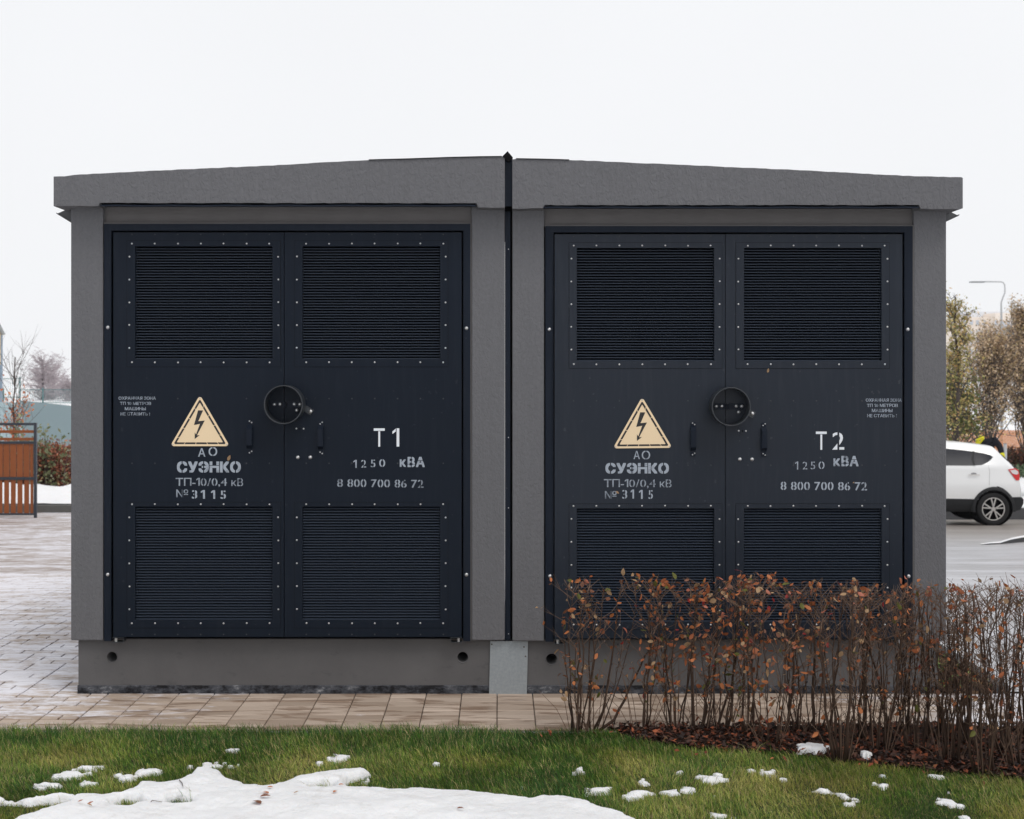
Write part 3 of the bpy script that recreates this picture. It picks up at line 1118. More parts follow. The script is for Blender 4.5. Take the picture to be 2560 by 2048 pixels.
        for k, (ch, a, b) in enumerate((('1', 1988, 1995.5), ('2', 2006.7, 2018.5), ('5', 2026.7, 2038), ('0', 2046.3, 2061.3))):
            lettering(ch, a, b, 1154 - k * 0.4, 1174 - k * 0.4, d1, st, 0.002, y=y1_)
        lettering('к', 2083.6, 2100, 1140.4, 1165.8, d1, st, 0.03, y=y1_)
        lettering('ВА', 2103.5, 2146.4, 1140.4, 1166, d1, st, 0.035, 0.08, y=y1_)
        lettering('8 800 700 86 72', 1951.6, 2167.5, 1203.5, 1225, d1, st, 0.012, 0.07, y=y1_, tilt=-0.06)
        K = dict(y=y1_, jit=0.02)
        lettering('ОХРАННАЯ ЗОНА', 2164.5, 2254, 996.6, 1004.6, d1, sf, 0.028, 0.06, **K)
        lettering('ТП 10 МЕТРОВ', 2167, 2244.6, 1009.8, 1017.8, d1, sf, 0.028, 0.06, **K)
        lettering('МАШИНЫ', 2179.5, 2231.3, 1022.5, 1030.5, d1, sf, 0.028, 0.06, **K)
        lettering('НЕ СТАВИТЬ !', 2168, 2242, 1035.5, 1043.5, d1, sf, 0.028, 0.06, **K)
    return root


mod_l = module(True)
mod_r = module(False)


def warning_sign(tx, ty, lx, ly, rx_, ry_, label):
    y1 = YD - 0.0035
    y0 = y1 - 0.003
    A, B, C = P(tx, ty, y0), P(lx, ly, y0), P(rx_, ry_, y0)
    root = thing('warning_sign', label, 'warning sign', ((B.x + C.x) / 2, y1, B.z), 'yellow high voltage signs')
    tri = [Vector((A.x, A.z)), Vector((C.x, C.z)), Vector((B.x, B.z))]

    def inset(d, r, n=6):
        """rounded triangle, offset inward by d with corner radius r (clockwise seen from the front)"""
        cen = sum(tri, Vector((0, 0))) / 3
        out = []
        m = len(tri)
        for i in range(m):
            p, q, s = tri[i - 1], tri[i], tri[(i + 1) % m]
            e1, e2 = (p - q).normalized(), (s - q).normalized()
            half = math.acos(max(-1, min(1, e1.dot(e2)))) / 2
            bis = (e1 + e2).normalized()
            c = q + bis * ((d + r) / math.sin(half))
            n1 = Vector((e1.y, -e1.x)); n1 = n1 if n1.dot(bis) < 0 else -n1
            n2 = Vector((e2.y, -e2.x)); n2 = n2 if n2.dot(bis) < 0 else -n2
            a1, a2 = math.atan2(n1.y, n1.x), math.atan2(n2.y, n2.x)
            while a2 - a1 > math.pi: a2 -= 2 * math.pi
            while a2 - a1 < -math.pi: a2 += 2 * math.pi
            for k in range(n + 1):
                a = a1 + (a2 - a1) * k / n
                out.append(c + Vector((math.cos(a), math.sin(a))) * r)
        return out
    mb = MB()
    o = inset(0.0, 0.0125)
    mb.prism_y([(p.x, p.y) for p in o][::-1], y0, y1)
    mb.build('panel', M['sign'], root)
    # dashed black border
    a, b = inset(0.0115, 0.006), inset(0.0215, 0.003)
    mb = MB()
    N = len(a)
    yb = y0 - 0.0006
    for i in range(N):
        j = (i + 1) % N
        L = (a[j] - a[i]).length
        if L > 0.05:                                    # long side: three dashes with thin gaps
            cuts = [0.0, 0.115, 0.345, 0.585, 0.825, 1.0]
            for c0, c1 in zip(cuts[:-1], cuts[1:]):
                g = 0.007
                t0, t1 = c0 + (g if c0 > 0 else 0), c1 - (g if c1 < 1 else 0)
                q = [a[i].lerp(a[j], t0), a[i].lerp(a[j], t1), b[i].lerp(b[j], t1), b[i].lerp(b[j], t0)]
                mb.add([(p.x, yb, p.y) for p in q], [(0, 3, 2, 1)])
        else:
            q = [a[i], a[j], b[j], b[i]]
            mb.add([(p.x, yb, p.y) for p in q], [(0, 3, 2, 1)])
    mb.build('border', M['sign_black'], root)
    zz = [(1067, 507), (1124, 508), (1070, 630), (1143, 623), (1054, 791), (1085, 788), (1029, 833), (1030, 757), (1044, 781), (1089, 660), (1021, 674)]
    k = 1 / 4.539
    bx, by = tx - 499.7, ty - 993.1
    pts = [(P(260 + u * k + bx, 920 + v * k + by, yb).x, P(260, 920 + v * k + by, yb).z) for u, v in zz]
    mb = MB()
    mb.prism_y(pts, yb, y0 - 0.0001)
    mb.build('lightning_symbol', M['sign_black'], root)
    for i, q in enumerate(tri):
        cen = sum(tri, Vector((0, 0))) / 3
        c = q + (cen - q).normalized() * 0.018
        inst('screw', RIV, root, (c.x, y0, c.y), scale=(0.8, 0.8, 0.8))


warning_sign(499.7, 987.5, 425.2, 1115.6, 574.2, 1115.6, 'cream triangular lightning bolt sign on the T1 doors, left')
warning_sign(1605.3, 992.3, 1532.2, 1121.2, 1681.0, 1119.8, 'cream triangular lightning bolt sign on the T2 doors, right')

# --- strip, roof cap and sheet closing the joint between the halves
js = thing('joint_strip', 'dark blue metal strip closing the joint between the two halves', 'metal strip', (P(1271, 0).x, 0.02, P(0, 1602).z))
mb = MB()
zA, zB = P(0, 1602).z, P(0, 528).z
mb.box((P(1262.4, 0).x, 0.016, zA), (P(1275, 0).x, 0.02, zB))
mb.box((P(1275, 0).x, 0.016, zA), (P(1275.7, 0).x, 0.05, zB))
mb.build('lower_strip', M['frame'], js)
mb = MB()
mb.box((P(1262.3, 0, -0.09).x, -0.092, P(0, 516, -0.09).z), (P(1280.6, 0, -0.09).x, -0.088, P(0, 400, -0.09).z))
mb.build('upper_strip', M['frame'], js)
mb = MB()
mb.box((P(1262.6, 0, 0.06).x, 0.055, zA), (P(1281, 0, 0.06).x, 0.06, P(0, 402, 0.0).z))
mb.build('rubber_seal', M['seal'], js)
for yy in (623.2, 1094, 1270, 1585):
    inst('rivet', RIV, js, P(1271.2, yy, 0.016), scale=(0.6, 0.6, 0.6))

mb = MB()
c = P(1269, 378, -0.125)
A, B, Cc = P(1256, 391, -0.125), P(1282, 393.5, -0.125), P(1271, 401, -0.125)
mb.prism_y([(A.x, A.z), (Cc.x, Cc.z - 0.008), (B.x, B.z), (c.x, c.z)], -0.126, BACK + 0.1)
tag(mb.build('ridge_cap', M['seal']), 'black folded metal cap peaking over the roof joint', 'ridge cap')

cp = thing('cover_plate', 'pale galvanised steel sheet between the two plinths', 'metal sheet', (P(1271, 0).x, 0.03, 0.0))
mb = MB()
q = [P(1226, 1603, 0.03), P(1320, 1603, 0.03), P(1317, 1741, 0.03), P(1222.5, 1741, 0.03)]
mb.prism_y([(p.x, p.z) for p in q][::-1], 0.030, 0.0325)
mb.build('sheet', M['galv'], cp)
for (a, b) in ((1229.5, 1611), (1310, 1617.5), (1314, 1641)):
    mb = MB()
    mb.dome(P(a, b, 0.03), 0.005, 0.002, 8, 2)
    mb.build('screw', simple('dull_zinc_screw', (0.10, 0.09, 0.08), 0.5, 0.5), cp, True)
print('substation done')

# ================================================================== THE GROUND
def terrain(x, y):
    """level round the substation, falling away behind it, more steeply on the right"""
    x = np.asarray(x, float); y = np.asarray(y, float)
    t = np.clip((x + 3) / 6, 0, 1)
    sl = 0.042 + (0.0633 - 0.042) * t
    d = np.clip(y - 1.5, 0, None)
    ease = np.where(d < 1.5, d * d / 3.0, d - 0.75)
    far = np.where(t < 0.5, 16.0, 19.5)
    lim = np.minimum(ease, far)
    return -sl * 1.045 * lim


def sheet(name, xs, ys, dz, mat, fn=None, smooth=True, zf=None):
    X, Y = np.meshgrid(xs, ys)
    Z = terrain(X, Y) + dz
    if zf is not None: Z = Z + zf(X, Y)
    V = np.stack([X.ravel(), Y.ravel(), Z.ravel()], 1)
    nx, ny = len(xs), len(ys)
    i = np.arange(nx * ny).reshape(ny, nx)
    F = np.stack([i[:-1, :-1].ravel(), i[:-1, 1:].ravel(), i[1:, 1:].ravel(), i[1:, :-1].ravel()], 1)
    if fn is not None:
        cx = (X[:-1, :-1] + X[1:, 1:]) / 2; cy = (Y[:-1, :-1] + Y[1:, 1:]) / 2
        F = F[fn(cx, cy).ravel()]
    me = bpy.data.meshes.new(name)
    me.from_pydata(V.tolist(), [], F.tolist())
    me.materials.append(mat)
    me.polygons.foreach_set('use_smooth', [smooth] * len(me.polygons))
    o = bpy.data.objects.new(name, me)
    COL.objects.link(o)
    return o


xs = np.concatenate([np.linspace(-400, -30, 12), np.linspace(-26, 26, 53), np.linspace(30, 400, 12)])
ys = np.concatenate([np.linspace(-60, -4, 10), np.linspace(-3, 34, 75), np.linspace(40, 600, 20)])
tag(sheet('ground', xs, ys, -0.06, M['snow_clean']), kind='structure')

# snow streaked paving to the left and far behind, and the icy road to the right
tag(sheet('far_paving', np.linspace(-16, -2.0, 29), np.linspace(4.6, 17.2, 27), -0.004, M['far_paving']), kind='structure')
tag(sheet('road', np.concatenate([[2.93], np.linspace(3.3, 40, 60)]), np.concatenate([[0.06], np.linspace(0.5, 22, 60)]), 0.006, M['road']), kind='structure')
pav = sheet('paving', np.linspace(-6, 9, 31), np.linspace(-0.775, 6.0, 15), -0.010, M['joint'],
            fn=lambda x, y: (y < 0.3) | (x < -2.0))
tag(pav, kind='structure')


def paver_mesh(L, W):
    mb = MB()
    e, h = 0.003, 0.03
    a, b = L / 2, W / 2
    vs = [(-a, -b, -h), (a, -b, -h), (a, b, -h), (-a, b, -h), (-a, -b, -e), (a, -b, -e), (a, b, -e), (-a, b, -e),
          (-a + e, -b + e, 0), (a - e, -b + e, 0), (a - e, b - e, 0), (-a + e, b - e, 0)]
    fs = [(0, 1, 5, 4), (1, 2, 6, 5), (2, 3, 7, 6), (3, 0, 4, 7), (4, 5, 9, 8), (5, 6, 10, 9), (6, 7, 11, 10), (7, 4, 8, 11), (8, 9, 10, 11)]
    mb.add(vs, fs)
    return mb.mesh('paver', M['paver'])


PM = {}
def pmesh(L, W):
    k = (round(L, 3), round(W, 3))
    if k not in PM: PM[k] = paver_mesh(L, W)
    return PM[k]


rest = MB()
def put_paver(cx, cy, L, W, individual):
    z = float(terrain(cx, cy)) + rnd.gauss(0, 0.0008)
    if individual:
        inst('paver', pmesh(L, W), pav, (cx, cy, z), rot=(rnd.gauss(0, 0.002), rnd.gauss(0, 0.003), rnd.gauss(0, 0.003)))
    else:
        m = pmesh(L, W)
        n = len(rest.v)
        tz = float(terrain(cx, cy + 0.05)) - float(terrain(cx, cy - 0.05))
        rest.v += [(v.co.x + cx, v.co.y + cy, v.co.z + z + tz * v.co.y / 0.1) for v in m.vertices]
        rest.f += [tuple(i + n for i in p.vertices) for p in m.polygons]
        rest.mi += [0] * len(m.polygons)


X0 = -2.235
JX = 0.2023
count = 0
for r in range(8):                                        # strip of stacked pavers before the plinth
    y = -0.720 + r * 0.1015
    for k in range(-1, 32):
        x = X0 + JX * (k + 0.5)
        if x < X0: continue
        ok = x < 3.25
        put_paver(x, y, JX - 0.005, 0.1002, ok)
        count += ok
for r in range(66):                                       # running bond to the left
    y = -0.720 + r * 0.1035
    x = X0 - 0.002
    if r % 2: x -= 0.0
    row = random.Random(r * 31 + 5)
    first = True
    while x > -5.9:
        L = row.choice([0.1, 0.2, 0.2, 0.3]) if first else row.choice([0.1, 0.2, 0.2, 0.2, 0.3])
        first = False
        cx = x - L / 2
        ind = count < 300 and y < 0.55 and x > -2.84 - (y + 0.7) * 0.36
        if y > 0.02 or True:
            put_paver(cx, y, L - 0.008, 0.0935, ind)
            count += ind
        x -= L
for r in range(8, 66):                                    # filling under the line of the plinth's left end
    y = -0.720 + r * 0.1035
    if y < 0.10: continue
    put_paver(X0 + 0.05, y, 0.092, 0.0935, False)
for r in range(8):                                        # right of the strip, past the hedge
    y = -0.720 + r * 0.1015
    for k in range(32, 55):
        put_paver(X0 + JX * (k + 0.5), y, JX - 0.005, 0.1002, False)
ro = rest.build('paver_field', M['paver'])
ro.parent = pav
ro['kind'] = 'stuff'

# edging between paving and lawn
eg = thing('edging_stone', 'thin grey concrete edging between the paving and the grass', 'kerb', (0, -0.82, 0))
for k in range(12):
    mb = MB()
    x = -5 + k * 1.0
    mb.box((x + 0.003, -0.835, -0.1), (x + 0.997, -0.779, -0.004 + rnd.uniform(-0.002, 0.002)))
    bevel(mb.build('stone', M['kerb_grey'], eg), 0.006)

# kerb and small planted bed along the right side wall
kb = thing('side_kerb', 'dark kerb running back along the right side of the substation', 'kerb', (2.9, 1.5, 0))
for k in range(5):
    mb = MB()
    y0 = 0.055 + k * 1.0
    z = [float(terrain(2.9, y0)), float(terrain(2.9, y0 + 0.99))]
    vs = [(2.845, y0, -0.3), (2.925, y0, -0.3), (2.925, y0, z[0] + 0.045), (2.845, y0, z[0] + 0.045),
          (2.845, y0 + 0.994, -0.5), (2.925, y0 + 0.994, -0.5), (2.925, y0 + 0.994, z[1] + 0.045), (2.845, y0 + 0.994, z[1] + 0.045)]
    mb.add(vs, [(0, 1, 2, 3), (7, 6, 5, 4), (0, 4, 5, 1), (1, 5, 6, 2), (2, 6, 7, 3), (3, 7, 4, 0)])
    mb.build('stone', M['kerb'], kb)
tag(sheet('planting_bed', np.linspace(2.50, 2.845, 6), np.linspace(0.06, 4.6, 40), 0.01, M['humus']), kind='structure')


# ------------------------------------------------------------------ lawn, mulch, snow
def bed_front(x):
    """front edge of the hedge bed"""
    pts = [(1500, 1829), (1540, 1838), (1589, 1857), (1728, 1874), (1832, 1885), (1940, 1890), (2096, 1906), (2218, 1920), (2322, 1935), (2560, 1955), (2800, 1975)]
    w = [G(a, b) for a, b in pts]
    return np.interp(x, [p.x for p in w], [p.y for p in w], left=-0.80)


def in_bed(x, y):
    e = 0.02 * (vnoise(x, y, 9) - 0.5)
    return (y > bed_front(x) + e) & (x > 0.50)


tag(sheet('lawn', np.linspace(-5, 5, 201), np.linspace(-3.6, -0.835, 60), 0.0, M['soil'], zf=lambda x, y: 0.02 * (vnoise(x, y, 2.2) - 0.45)), kind='structure')
tag(sheet('mulch_bed', np.linspace(0.52, 5, 180), np.linspace(-1.75, -0.835, 50), 0.014, M['humus'],
          fn=lambda x, y: in_bed(x, y), zf=lambda x, y: 0.035 * vnoise(x, y, 9) * np.clip((y - bed_front(x)) / 0.08, 0, 1)), kind='structure')

ZS = 0.045


def poly_sdf(px, x, y, zs=ZS):
    w = [G(a, b, zs) for a, b in px]
    n = len(w)
    d = np.full(x.shape, 1e9)
    inside = np.zeros(x.shape, bool)
    for i in range(n):
        a, b = w[i], w[(i + 1) % n]
        ex, ey = b.x - a.x, b.y - a.y
        L = ex * ex + ey * ey + 1e-12
        t = np.clip(((x - a.x) * ex + (y - a.y) * ey) / L, 0, 1)
        d = np.minimum(d, np.hypot(x - a.x - ex * t, y - a.y - ey * t))
        c = ((a.y > y) != (b.y > y)) & (x < (b.x - a.x) * (y - a.y) / (b.y - a.y + 1e-12) + a.x)
        inside ^= c
    return np.where(inside, d, -d)


BANK = [(-1400, 2010), (-800, 1990), (-300, 1985), (-80, 1978), (0, 1982), (40, 1988), (90, 1984), (150, 1976), (190, 1981), (250, 1977), (300, 1973), (333, 1960), (345, 1946), (405, 1947),
        (440, 1943), (475, 1928), (482, 1913), (530, 1911), (552, 1920), (575, 1940), (620, 1954), (660, 1958), (700, 1952), (730, 1937), (790, 1924), (850, 1918),
        (905, 1914), (928, 1920), (905, 1930), (875, 1936), (862, 1950), (880, 1962), (980, 1966), (1050, 1963), (1100, 1966), (1180, 1971), (1270, 1979),
        (1330, 1986), (1355, 1979), (1420, 1984), (1462, 1991), (1500, 2006), (1560, 2022), (1600, 2040), (1640, 2075), (1700, 2140), (1500, 2500), (-1600, 2500)]
HOLES = [[(-200, 1990), (0, 1990), (60, 1994), (120, 1990), (176, 1987), (165, 2000), (120, 2013), (66, 2028), (25, 2044), (-100, 2080)],
         [(276, 2001), (306, 1982), (348, 1984), (360, 1996), (320, 2006)],
         [(410, 1994), (438, 1978), (480, 1985), (478, 1998), (430, 2000)],
         [(770, 1952), (800, 1945), (835, 1947), (835, 1962), (780, 1963)]]
PATCH = [(212, 1919, 36, 5, 0), (180, 1935, 42, 8, -.3), (222, 1955, 18, 6, 0), (122, 1962, 34, 7, -.1), (352, 1929, 42, 6, 0), (318, 1941, 24, 6, 0), (300, 1936, 18, 4, 0),
         (535, 1912, 52, 6, 0), (845, 1893, 19, 6, 0), (793, 1905, 8, 3, 0), (585, 1873, 16, 3, 0), (1088, 1906, 9, 3, 0),
         (910, 1952, 13, 3, 0), (1305, 1963, 12, 3, 0), (1449, 1924, 14, 5, 0), (1497, 1972, 32, 9, -.1), (1608, 1955, 13, 5, 0), (1592, 1984, 44, 7, -.35),
         (1680, 1982, 24, 9, 0), (1722, 1975, 18, 7, 0), (1777, 1947, 38, 8, .12), (1742, 1941, 12, 5, 0), (1793, 1935, 12, 4, 0), (1880, 1923, 34, 4, .12), (1915, 1930, 20, 5, 0), (1935, 1925, 12, 3, 0),
         (1952, 1946, 9, 6, 0), (2084, 1958, 9, 5, 0), (2055, 1977, 32, 5, .25), (2110, 1989, 22, 7, .2), (2134, 2000, 17, 9, .3), (2185, 1956, 22, 4, .2), (2205, 1962, 12, 4, 0), (2215, 1938, 12, 5, 0),
         (2345, 1940, 16, 3, 0), (2370, 2005, 30, 11, 0), (2385, 1984, 10, 4, 0), (2409, 2042, 18, 5, 0), (1786, 2034, 18, 5, 0), (1793, 1987, 10, 3, 0), (1844, 2045, 10, 4, 0), (1700, 1930, 8, 2, 0)]


def snow_sdf(x, y):
    d = poly_sdf(BANK, x, y)
    for h in HOLES:
        d = np.minimum(d, -poly_sdf(h, x, y))
    for (cx, cy, rx, ry, rot) in PATCH:
        c = G(cx, cy, 0.016)
        ex = abs(G(cx + rx, cy, 0.016).x - c.x)
        ey = abs(G(cx, cy - ry * 1.15, 0.016).y - c.y)
        dx, dy = x - c.x, y - c.y
        cr = -rot * 1.6
        u = dx * math.cos(cr) + dy * math.sin(cr)
        v = -dx * math.sin(cr) + dy * math.cos(cr)
        q = np.hypot(u / ex, v / ey)
        pd = (1 - q / 1.0) * min(ex, ey) + 0.085 * (vnoise(x + 5, y * 1.1, 26, 4) - 0.56)
        d = np.maximum(d, np.where(q < 1.9, pd, -0.05))
    return d + 0.020 * (vnoise(x, y * 1.6, 12) - 0.5) + 0.022 * (vnoise(x + 9, y * 1.5, 38, 4) - 0.55)


NX, NY = 980, 300
gx, gy = np.linspace(-4.6, 3.4, NX), np.linspace(-3.2, -0.95, NY)
GX, GY = np.meshgrid(gx, gy)
SDF = snow_sdf(GX, GY)


def grid_at(A, x, y):
    i = np.clip(((y - gy[0]) / (gy[-1] - gy[0]) * (NY - 1)).astype(int), 0, NY - 1)
    j = np.clip(((x - gx[0]) / (gx[-1] - gx[0]) * (NX - 1)).astype(int), 0, NX - 1)
    return A[i, j]


t = np.clip(SDF / 0.035, 0, 1)
tb = np.clip(poly_sdf(BANK, GX, GY) / 0.06 + 0.6, 0, 1)
H = (0.008 + 0.016 * tb) * (t * (2 - t)) + 0.008 * tb * np.clip(SDF / 0.02, 0, 1) + 0.026 * np.clip((SDF - 0.05) / 0.35, 0, 1)
H = H + 0.050 * (vnoise(GX, GY, 2.6) - 0.5) * np.clip(SDF / 0.15, 0, 1) + 0.024 * (vnoise(GX, GY, 7.5) - 0.5) * np.clip(SDF / 0.08, 0, 1) + 0.008 * (vnoise(GX, GY, 18) - 0.5) * np.clip(SDF / 0.04, 0, 1) + 0.004 * (vnoise(GX, GY, 45) - 0.5)
Z = np.where(SDF > 0, 0.004 + H, -0.03 + np.clip(SDF, -0.03, 0)) + 0.008
V = np.stack([GX.ravel(), GY.ravel(), Z.ravel()], 1)
idx = np.arange(NX * NY).reshape(NY, NX)
F = np.stack([idx[:-1, :-1].ravel(), idx[:-1, 1:].ravel(), idx[1:, 1:].ravel(), idx[1:, :-1].ravel()], 1)
keep = (np.maximum(np.maximum(SDF[:-1, :-1], SDF[1:, 1:]), np.maximum(SDF[:-1, 1:], SDF[1:, :-1])) > -0.008).ravel()
F = F[keep]
used = np.unique(F)
remap = np.full(NX * NY, -1); remap[used] = np.arange(len(used))
me = bpy.data.meshes.new('snow')
me.from_pydata(V[used].tolist(), [], remap[F].tolist())
me.materials.append(M['snow'])
me.polygons.foreach_set('use_smooth', [True] * len(me.polygons))
so = bpy.data.objects.new('snow', me)
COL.objects.link(so)
tag(so, kind='stuff')
print('snow', len(used))


def quads_mesh(name, V, F, C, mat):
    """many small coloured pieces as one mesh; C is one colour per vertex"""
    me = bpy.data.meshes.new(name)
    nv, nf = len(V), len(F)
    k = F.shape[1]
    me.vertices.add(nv)
    me.vertices.foreach_set('co', V.astype(np.float32).ravel())
    me.loops.add(nf * k)
    me.loops.foreach_set('vertex_index', F.astype(np.int32).ravel())
    me.polygons.add(nf)
    me.polygons.foreach_set('loop_start', np.arange(0, nf * k, k, dtype=np.int32))
    me.polygons.foreach_set('loop_total', np.full(nf, k, dtype=np.int32))
    a = me.color_attributes.new('tint', 'FLOAT_COLOR', 'POINT')
    a.data.foreach_set('color', np.concatenate([C, np.ones((nv, 1))], 1).astype(np.float32).ravel())
    me.materials.append(mat)
    me.update(calc_edges=True)
    me.validate()
    o = bpy.data.objects.new(name, me)
    COL.objects.link(o)
    return o


def blades(name, n, region, accept, hmin, hmax, w0, cols, kind='stuff', lean=0.5, zf=None, hmod=None, cmod=None):
    x = nrs.uniform(region[0], region[1], n)
    y = nrs.uniform(region[2], region[3], n)
    ok = accept(x, y)
    x, y = x[ok], y[ok]
    n = len(x)
    h = nrs.uniform(hmin, hmax, n) * (0.65 + 0.7 * vnoise(x, y, 5))
    if hmod is not None: h = h * hmod(x, y)
    # blades lie over in drifts
    base_dir = 6.3 * vnoise(x + 3, y, 1.7)
    a = base_dir + nrs.normal(0, 1.0, n)
    ln = h * np.clip(lean * (0.5 + 1.2 * vnoise(x, y + 7, 3.1)) + nrs.normal(0, 0.22, n), 0, 1.6)
    dx, dy = np.cos(a) * ln, np.sin(a) * ln
    b = nrs.uniform(0, 6.28, n)
    w = w0 * nrs.uniform(0.6, 1.3, n)
    wx, wy = np.cos(b) * w, np.sin(b) * w
    z0 = (zf(x, y) if zf is not None else 0.0) + np.zeros(n)
    V = np.zeros((n, 5, 3))
    V[:, 0] = np.stack([x - wx, y - wy, z0], 1)
    V[:, 1] = np.stack([x + wx, y + wy, z0], 1)
    V[:, 2] = np.stack([x + dx * .35 - wx * .8, y + dy * .35 - wy * .8, z0 + h * 0.55], 1)
    V[:, 3] = np.stack([x + dx * .35 + wx * .8, y + dy * .35 + wy * .8, z0 + h * 0.55], 1)
    V[:, 4] = np.stack([x + dx, y + dy, z0 + h * (1.0 - 0.25 * np.clip(ln / h, 0, 1.2) ** 2)], 1)
    base = np.arange(n)[:, None] * 5
    T = np.array([[0, 1, 3], [0, 3, 2], [2, 3, 4]])
    F = (base[:, None, :] + T[None]).reshape(-1, 3)
    cols = np.array(cols)
    p = vnoise(x, y, 2.6) + nrs.normal(0, 0.16, n)
    if cmod is not None: p = p + cmod(x, y)
    p = np.clip((p - 0.2) / 0.6, 0, 0.999) * (len(cols) - 1)
    i = p.astype(int)
    f = (p - i)[:, None]
    c = cols[i] * (1 - f) + cols[np.minimum(i + 1, len(cols) - 1)] * f
    straw = nrs.rand(n) < 0.07 + 0.12 * vnoise(x, y, 1.3)
    c[straw] = np.array(lin(178, 162, 116))
    c = c * nrs.uniform(0.45, 1.3, n)[:, None] * (0.72 + 0.5 * vnoise(x, y, 6.5))[:, None]
    C = np.repeat(c[:, None, :], 5, 1)
    C[:, 4] *= 1.15
    o = quads_mesh(name, V.reshape(-1, 3), F, C.reshape(-1, 3), M['grass'])
    tag(o, kind=kind)
    return o


GREEN = [lin(58, 96, 38), lin(84, 124, 48), lin(116, 146, 58), lin(154, 164, 74), lin(188, 180, 104)]


def lawn_ok(x, y):
    s = np.where((x > -4.6) & (x < 3.4) & (y < -0.95), grid_at(SDF, x, y), -1)
    edge = -0.845 + 0.03 * (vnoise(x, x * 0, 5) - 0.5) + 0.012
    s = s + nrs.normal(0, 0.004, len(x))
    in_s = s > 0.006
    few = ((s < 0.10) & (nrs.rand(len(x)) < 0.03)) | ((s < 0.030) & (nrs.rand(len(x)) < 0.42))
    return (~in_s | few) & (y < edge) & ~(in_bed(x, y))


g1 = blades('grass', 430000, (-5.0, 4.9, -3.0, -0.83), lawn_ok, 0.022, 0.050, 0.0012, GREEN,
            hmod=lambda x, y: (0.8 + 0.45 * np.clip((y + 1.15) / 0.3, 0, 1) * (x < 0.0)) * np.where(y < -0.95, np.clip(0.62 - grid_at(SDF, x, y) / 0.13, 0.62, 1.0), 1.0),
            cmod=lambda x, y: -0.16 * np.clip((y + 1.10) / 0.22, 0, 1) * (x < 0.4) + 0.22 * np.clip((-1.4 - x) / 1.2, 0, 1) * np.clip((-1.05 - y) / 0.2, 0, 1) - 0.05)


g2 = blades('long_grass', 9000, (-4.8, 4.6, -2.6, -0.80), lambda x, y: lawn_ok(x, y - 0.02) & (nrs.rand(len(x)) < 0.25 + 0.75 * (vnoise(x, y, 2.0) > 0.55)), 0.05, 0.085, 0.0011,
            [lin(84, 116, 52), lin(120, 138, 66), lin(176, 166, 104)], lean=0.9)


# leaf litter and ground cover -------------------------------------------------
def litter(name, n, region, accept, size, cols, z0, zr, tiltmax=0.9):
    x = nrs.uniform(region[0], region[1], n)
    y = nrs.uniform(region[2], region[3], n)
    ok = accept(x, y)
    x, y = x[ok], y[ok]
    n = len(x)
    L = size * nrs.uniform(0.5, 1.3, n)
    W = L * nrs.uniform(0.35, 0.62, n)
    a = nrs.uniform(0, 6.28, n)
    ti = nrs.normal(0, tiltmax * 0.5, n)
    tj = nrs.normal(0, tiltmax * 0.5, n)
    z = z0(x, y) + nrs.uniform(0, zr, n)
    ux, uy, uz = np.cos(a) * np.cos(ti), np.sin(a) * np.cos(ti), np.sin(ti)
    vx, vy, vz = -np.sin(a) * np.cos(tj), np.cos(a) * np.cos(tj), np.sin(tj)
    pts = [(-0.5, 0, 0), (-0.12, -0.5, 0.12), (0.5, 0, 0.05), (-0.12, 0.5, 0.12)]
    V = np.zeros((n, 4, 3))
    for k, (p, q, r) in enumerate(pts):
        V[:, k, 0] = x + ux * L * p + vx * W * q
        V[:, k, 1] = y + uy * L * p + vy * W * q
        V[:, k, 2] = z + uz * L * p + vz * W * q + r * W
    F = (np.arange(n)[:, None] * 4 + np.array([[0, 1, 2, 3]])).reshape(-1, 4)
    T = np.concatenate([F[:, [0, 1, 2]], F[:, [0, 2, 3]]])
    cols = np.array(cols)
    c = cols[nrs.randint(0, len(cols), n)] * nrs.uniform(0.6, 1.2, n)[:, None]
    C = np.repeat(c[:, None, :], 4, 1).reshape(-1, 3)
    o = quads_mesh(name, V.reshape(-1, 3), T, C, M['litter'])
    tag(o, kind='stuff')
    return o


BROWN = [lin(74, 44, 34), lin(54, 36, 32), lin(110, 58, 38), lin(142, 78, 50), lin(44, 32, 30), lin(90, 64, 50), lin(64, 42, 36), lin(58, 40, 34), lin(40, 30, 28), lin(96, 56, 42)]
bz = lambda x, y: 0.016 + 0.035 * vnoise(x, y, 9) * np.clip((y - bed_front(x)) / 0.08, 0, 1)
litter('leaf_litter', 16000, (0.55, 4.2, -1.75, -0.80), lambda x, y: in_bed(x, y + 0.012), 0.034, BROWN, bz, 0.016)
litter('scattered_leaves', 500, (-2.5, 3.6, -1.9, -0.86), lambda x, y: (x > 0.2) & (nrs.rand(len(x)) < 0.5 * (y > bed_front(x) - 0.25)), 0.032, BROWN[2:4] + [lin(150, 92, 60)], lambda x, y: 0.03 + 0 * x, 0.02)
litter('bed_ground_cover', 2600, (2.52, 2.85, 0.07, 4.4), lambda x, y: x < 2.84, 0.035,
       [lin(60, 84, 40), lin(86, 106, 52), lin(110, 120, 66), lin(128, 80, 46), lin(146, 110, 70), lin(70, 50, 38)], lambda x, y: terrain(x, y) + 0.015, 0.05, 1.2)

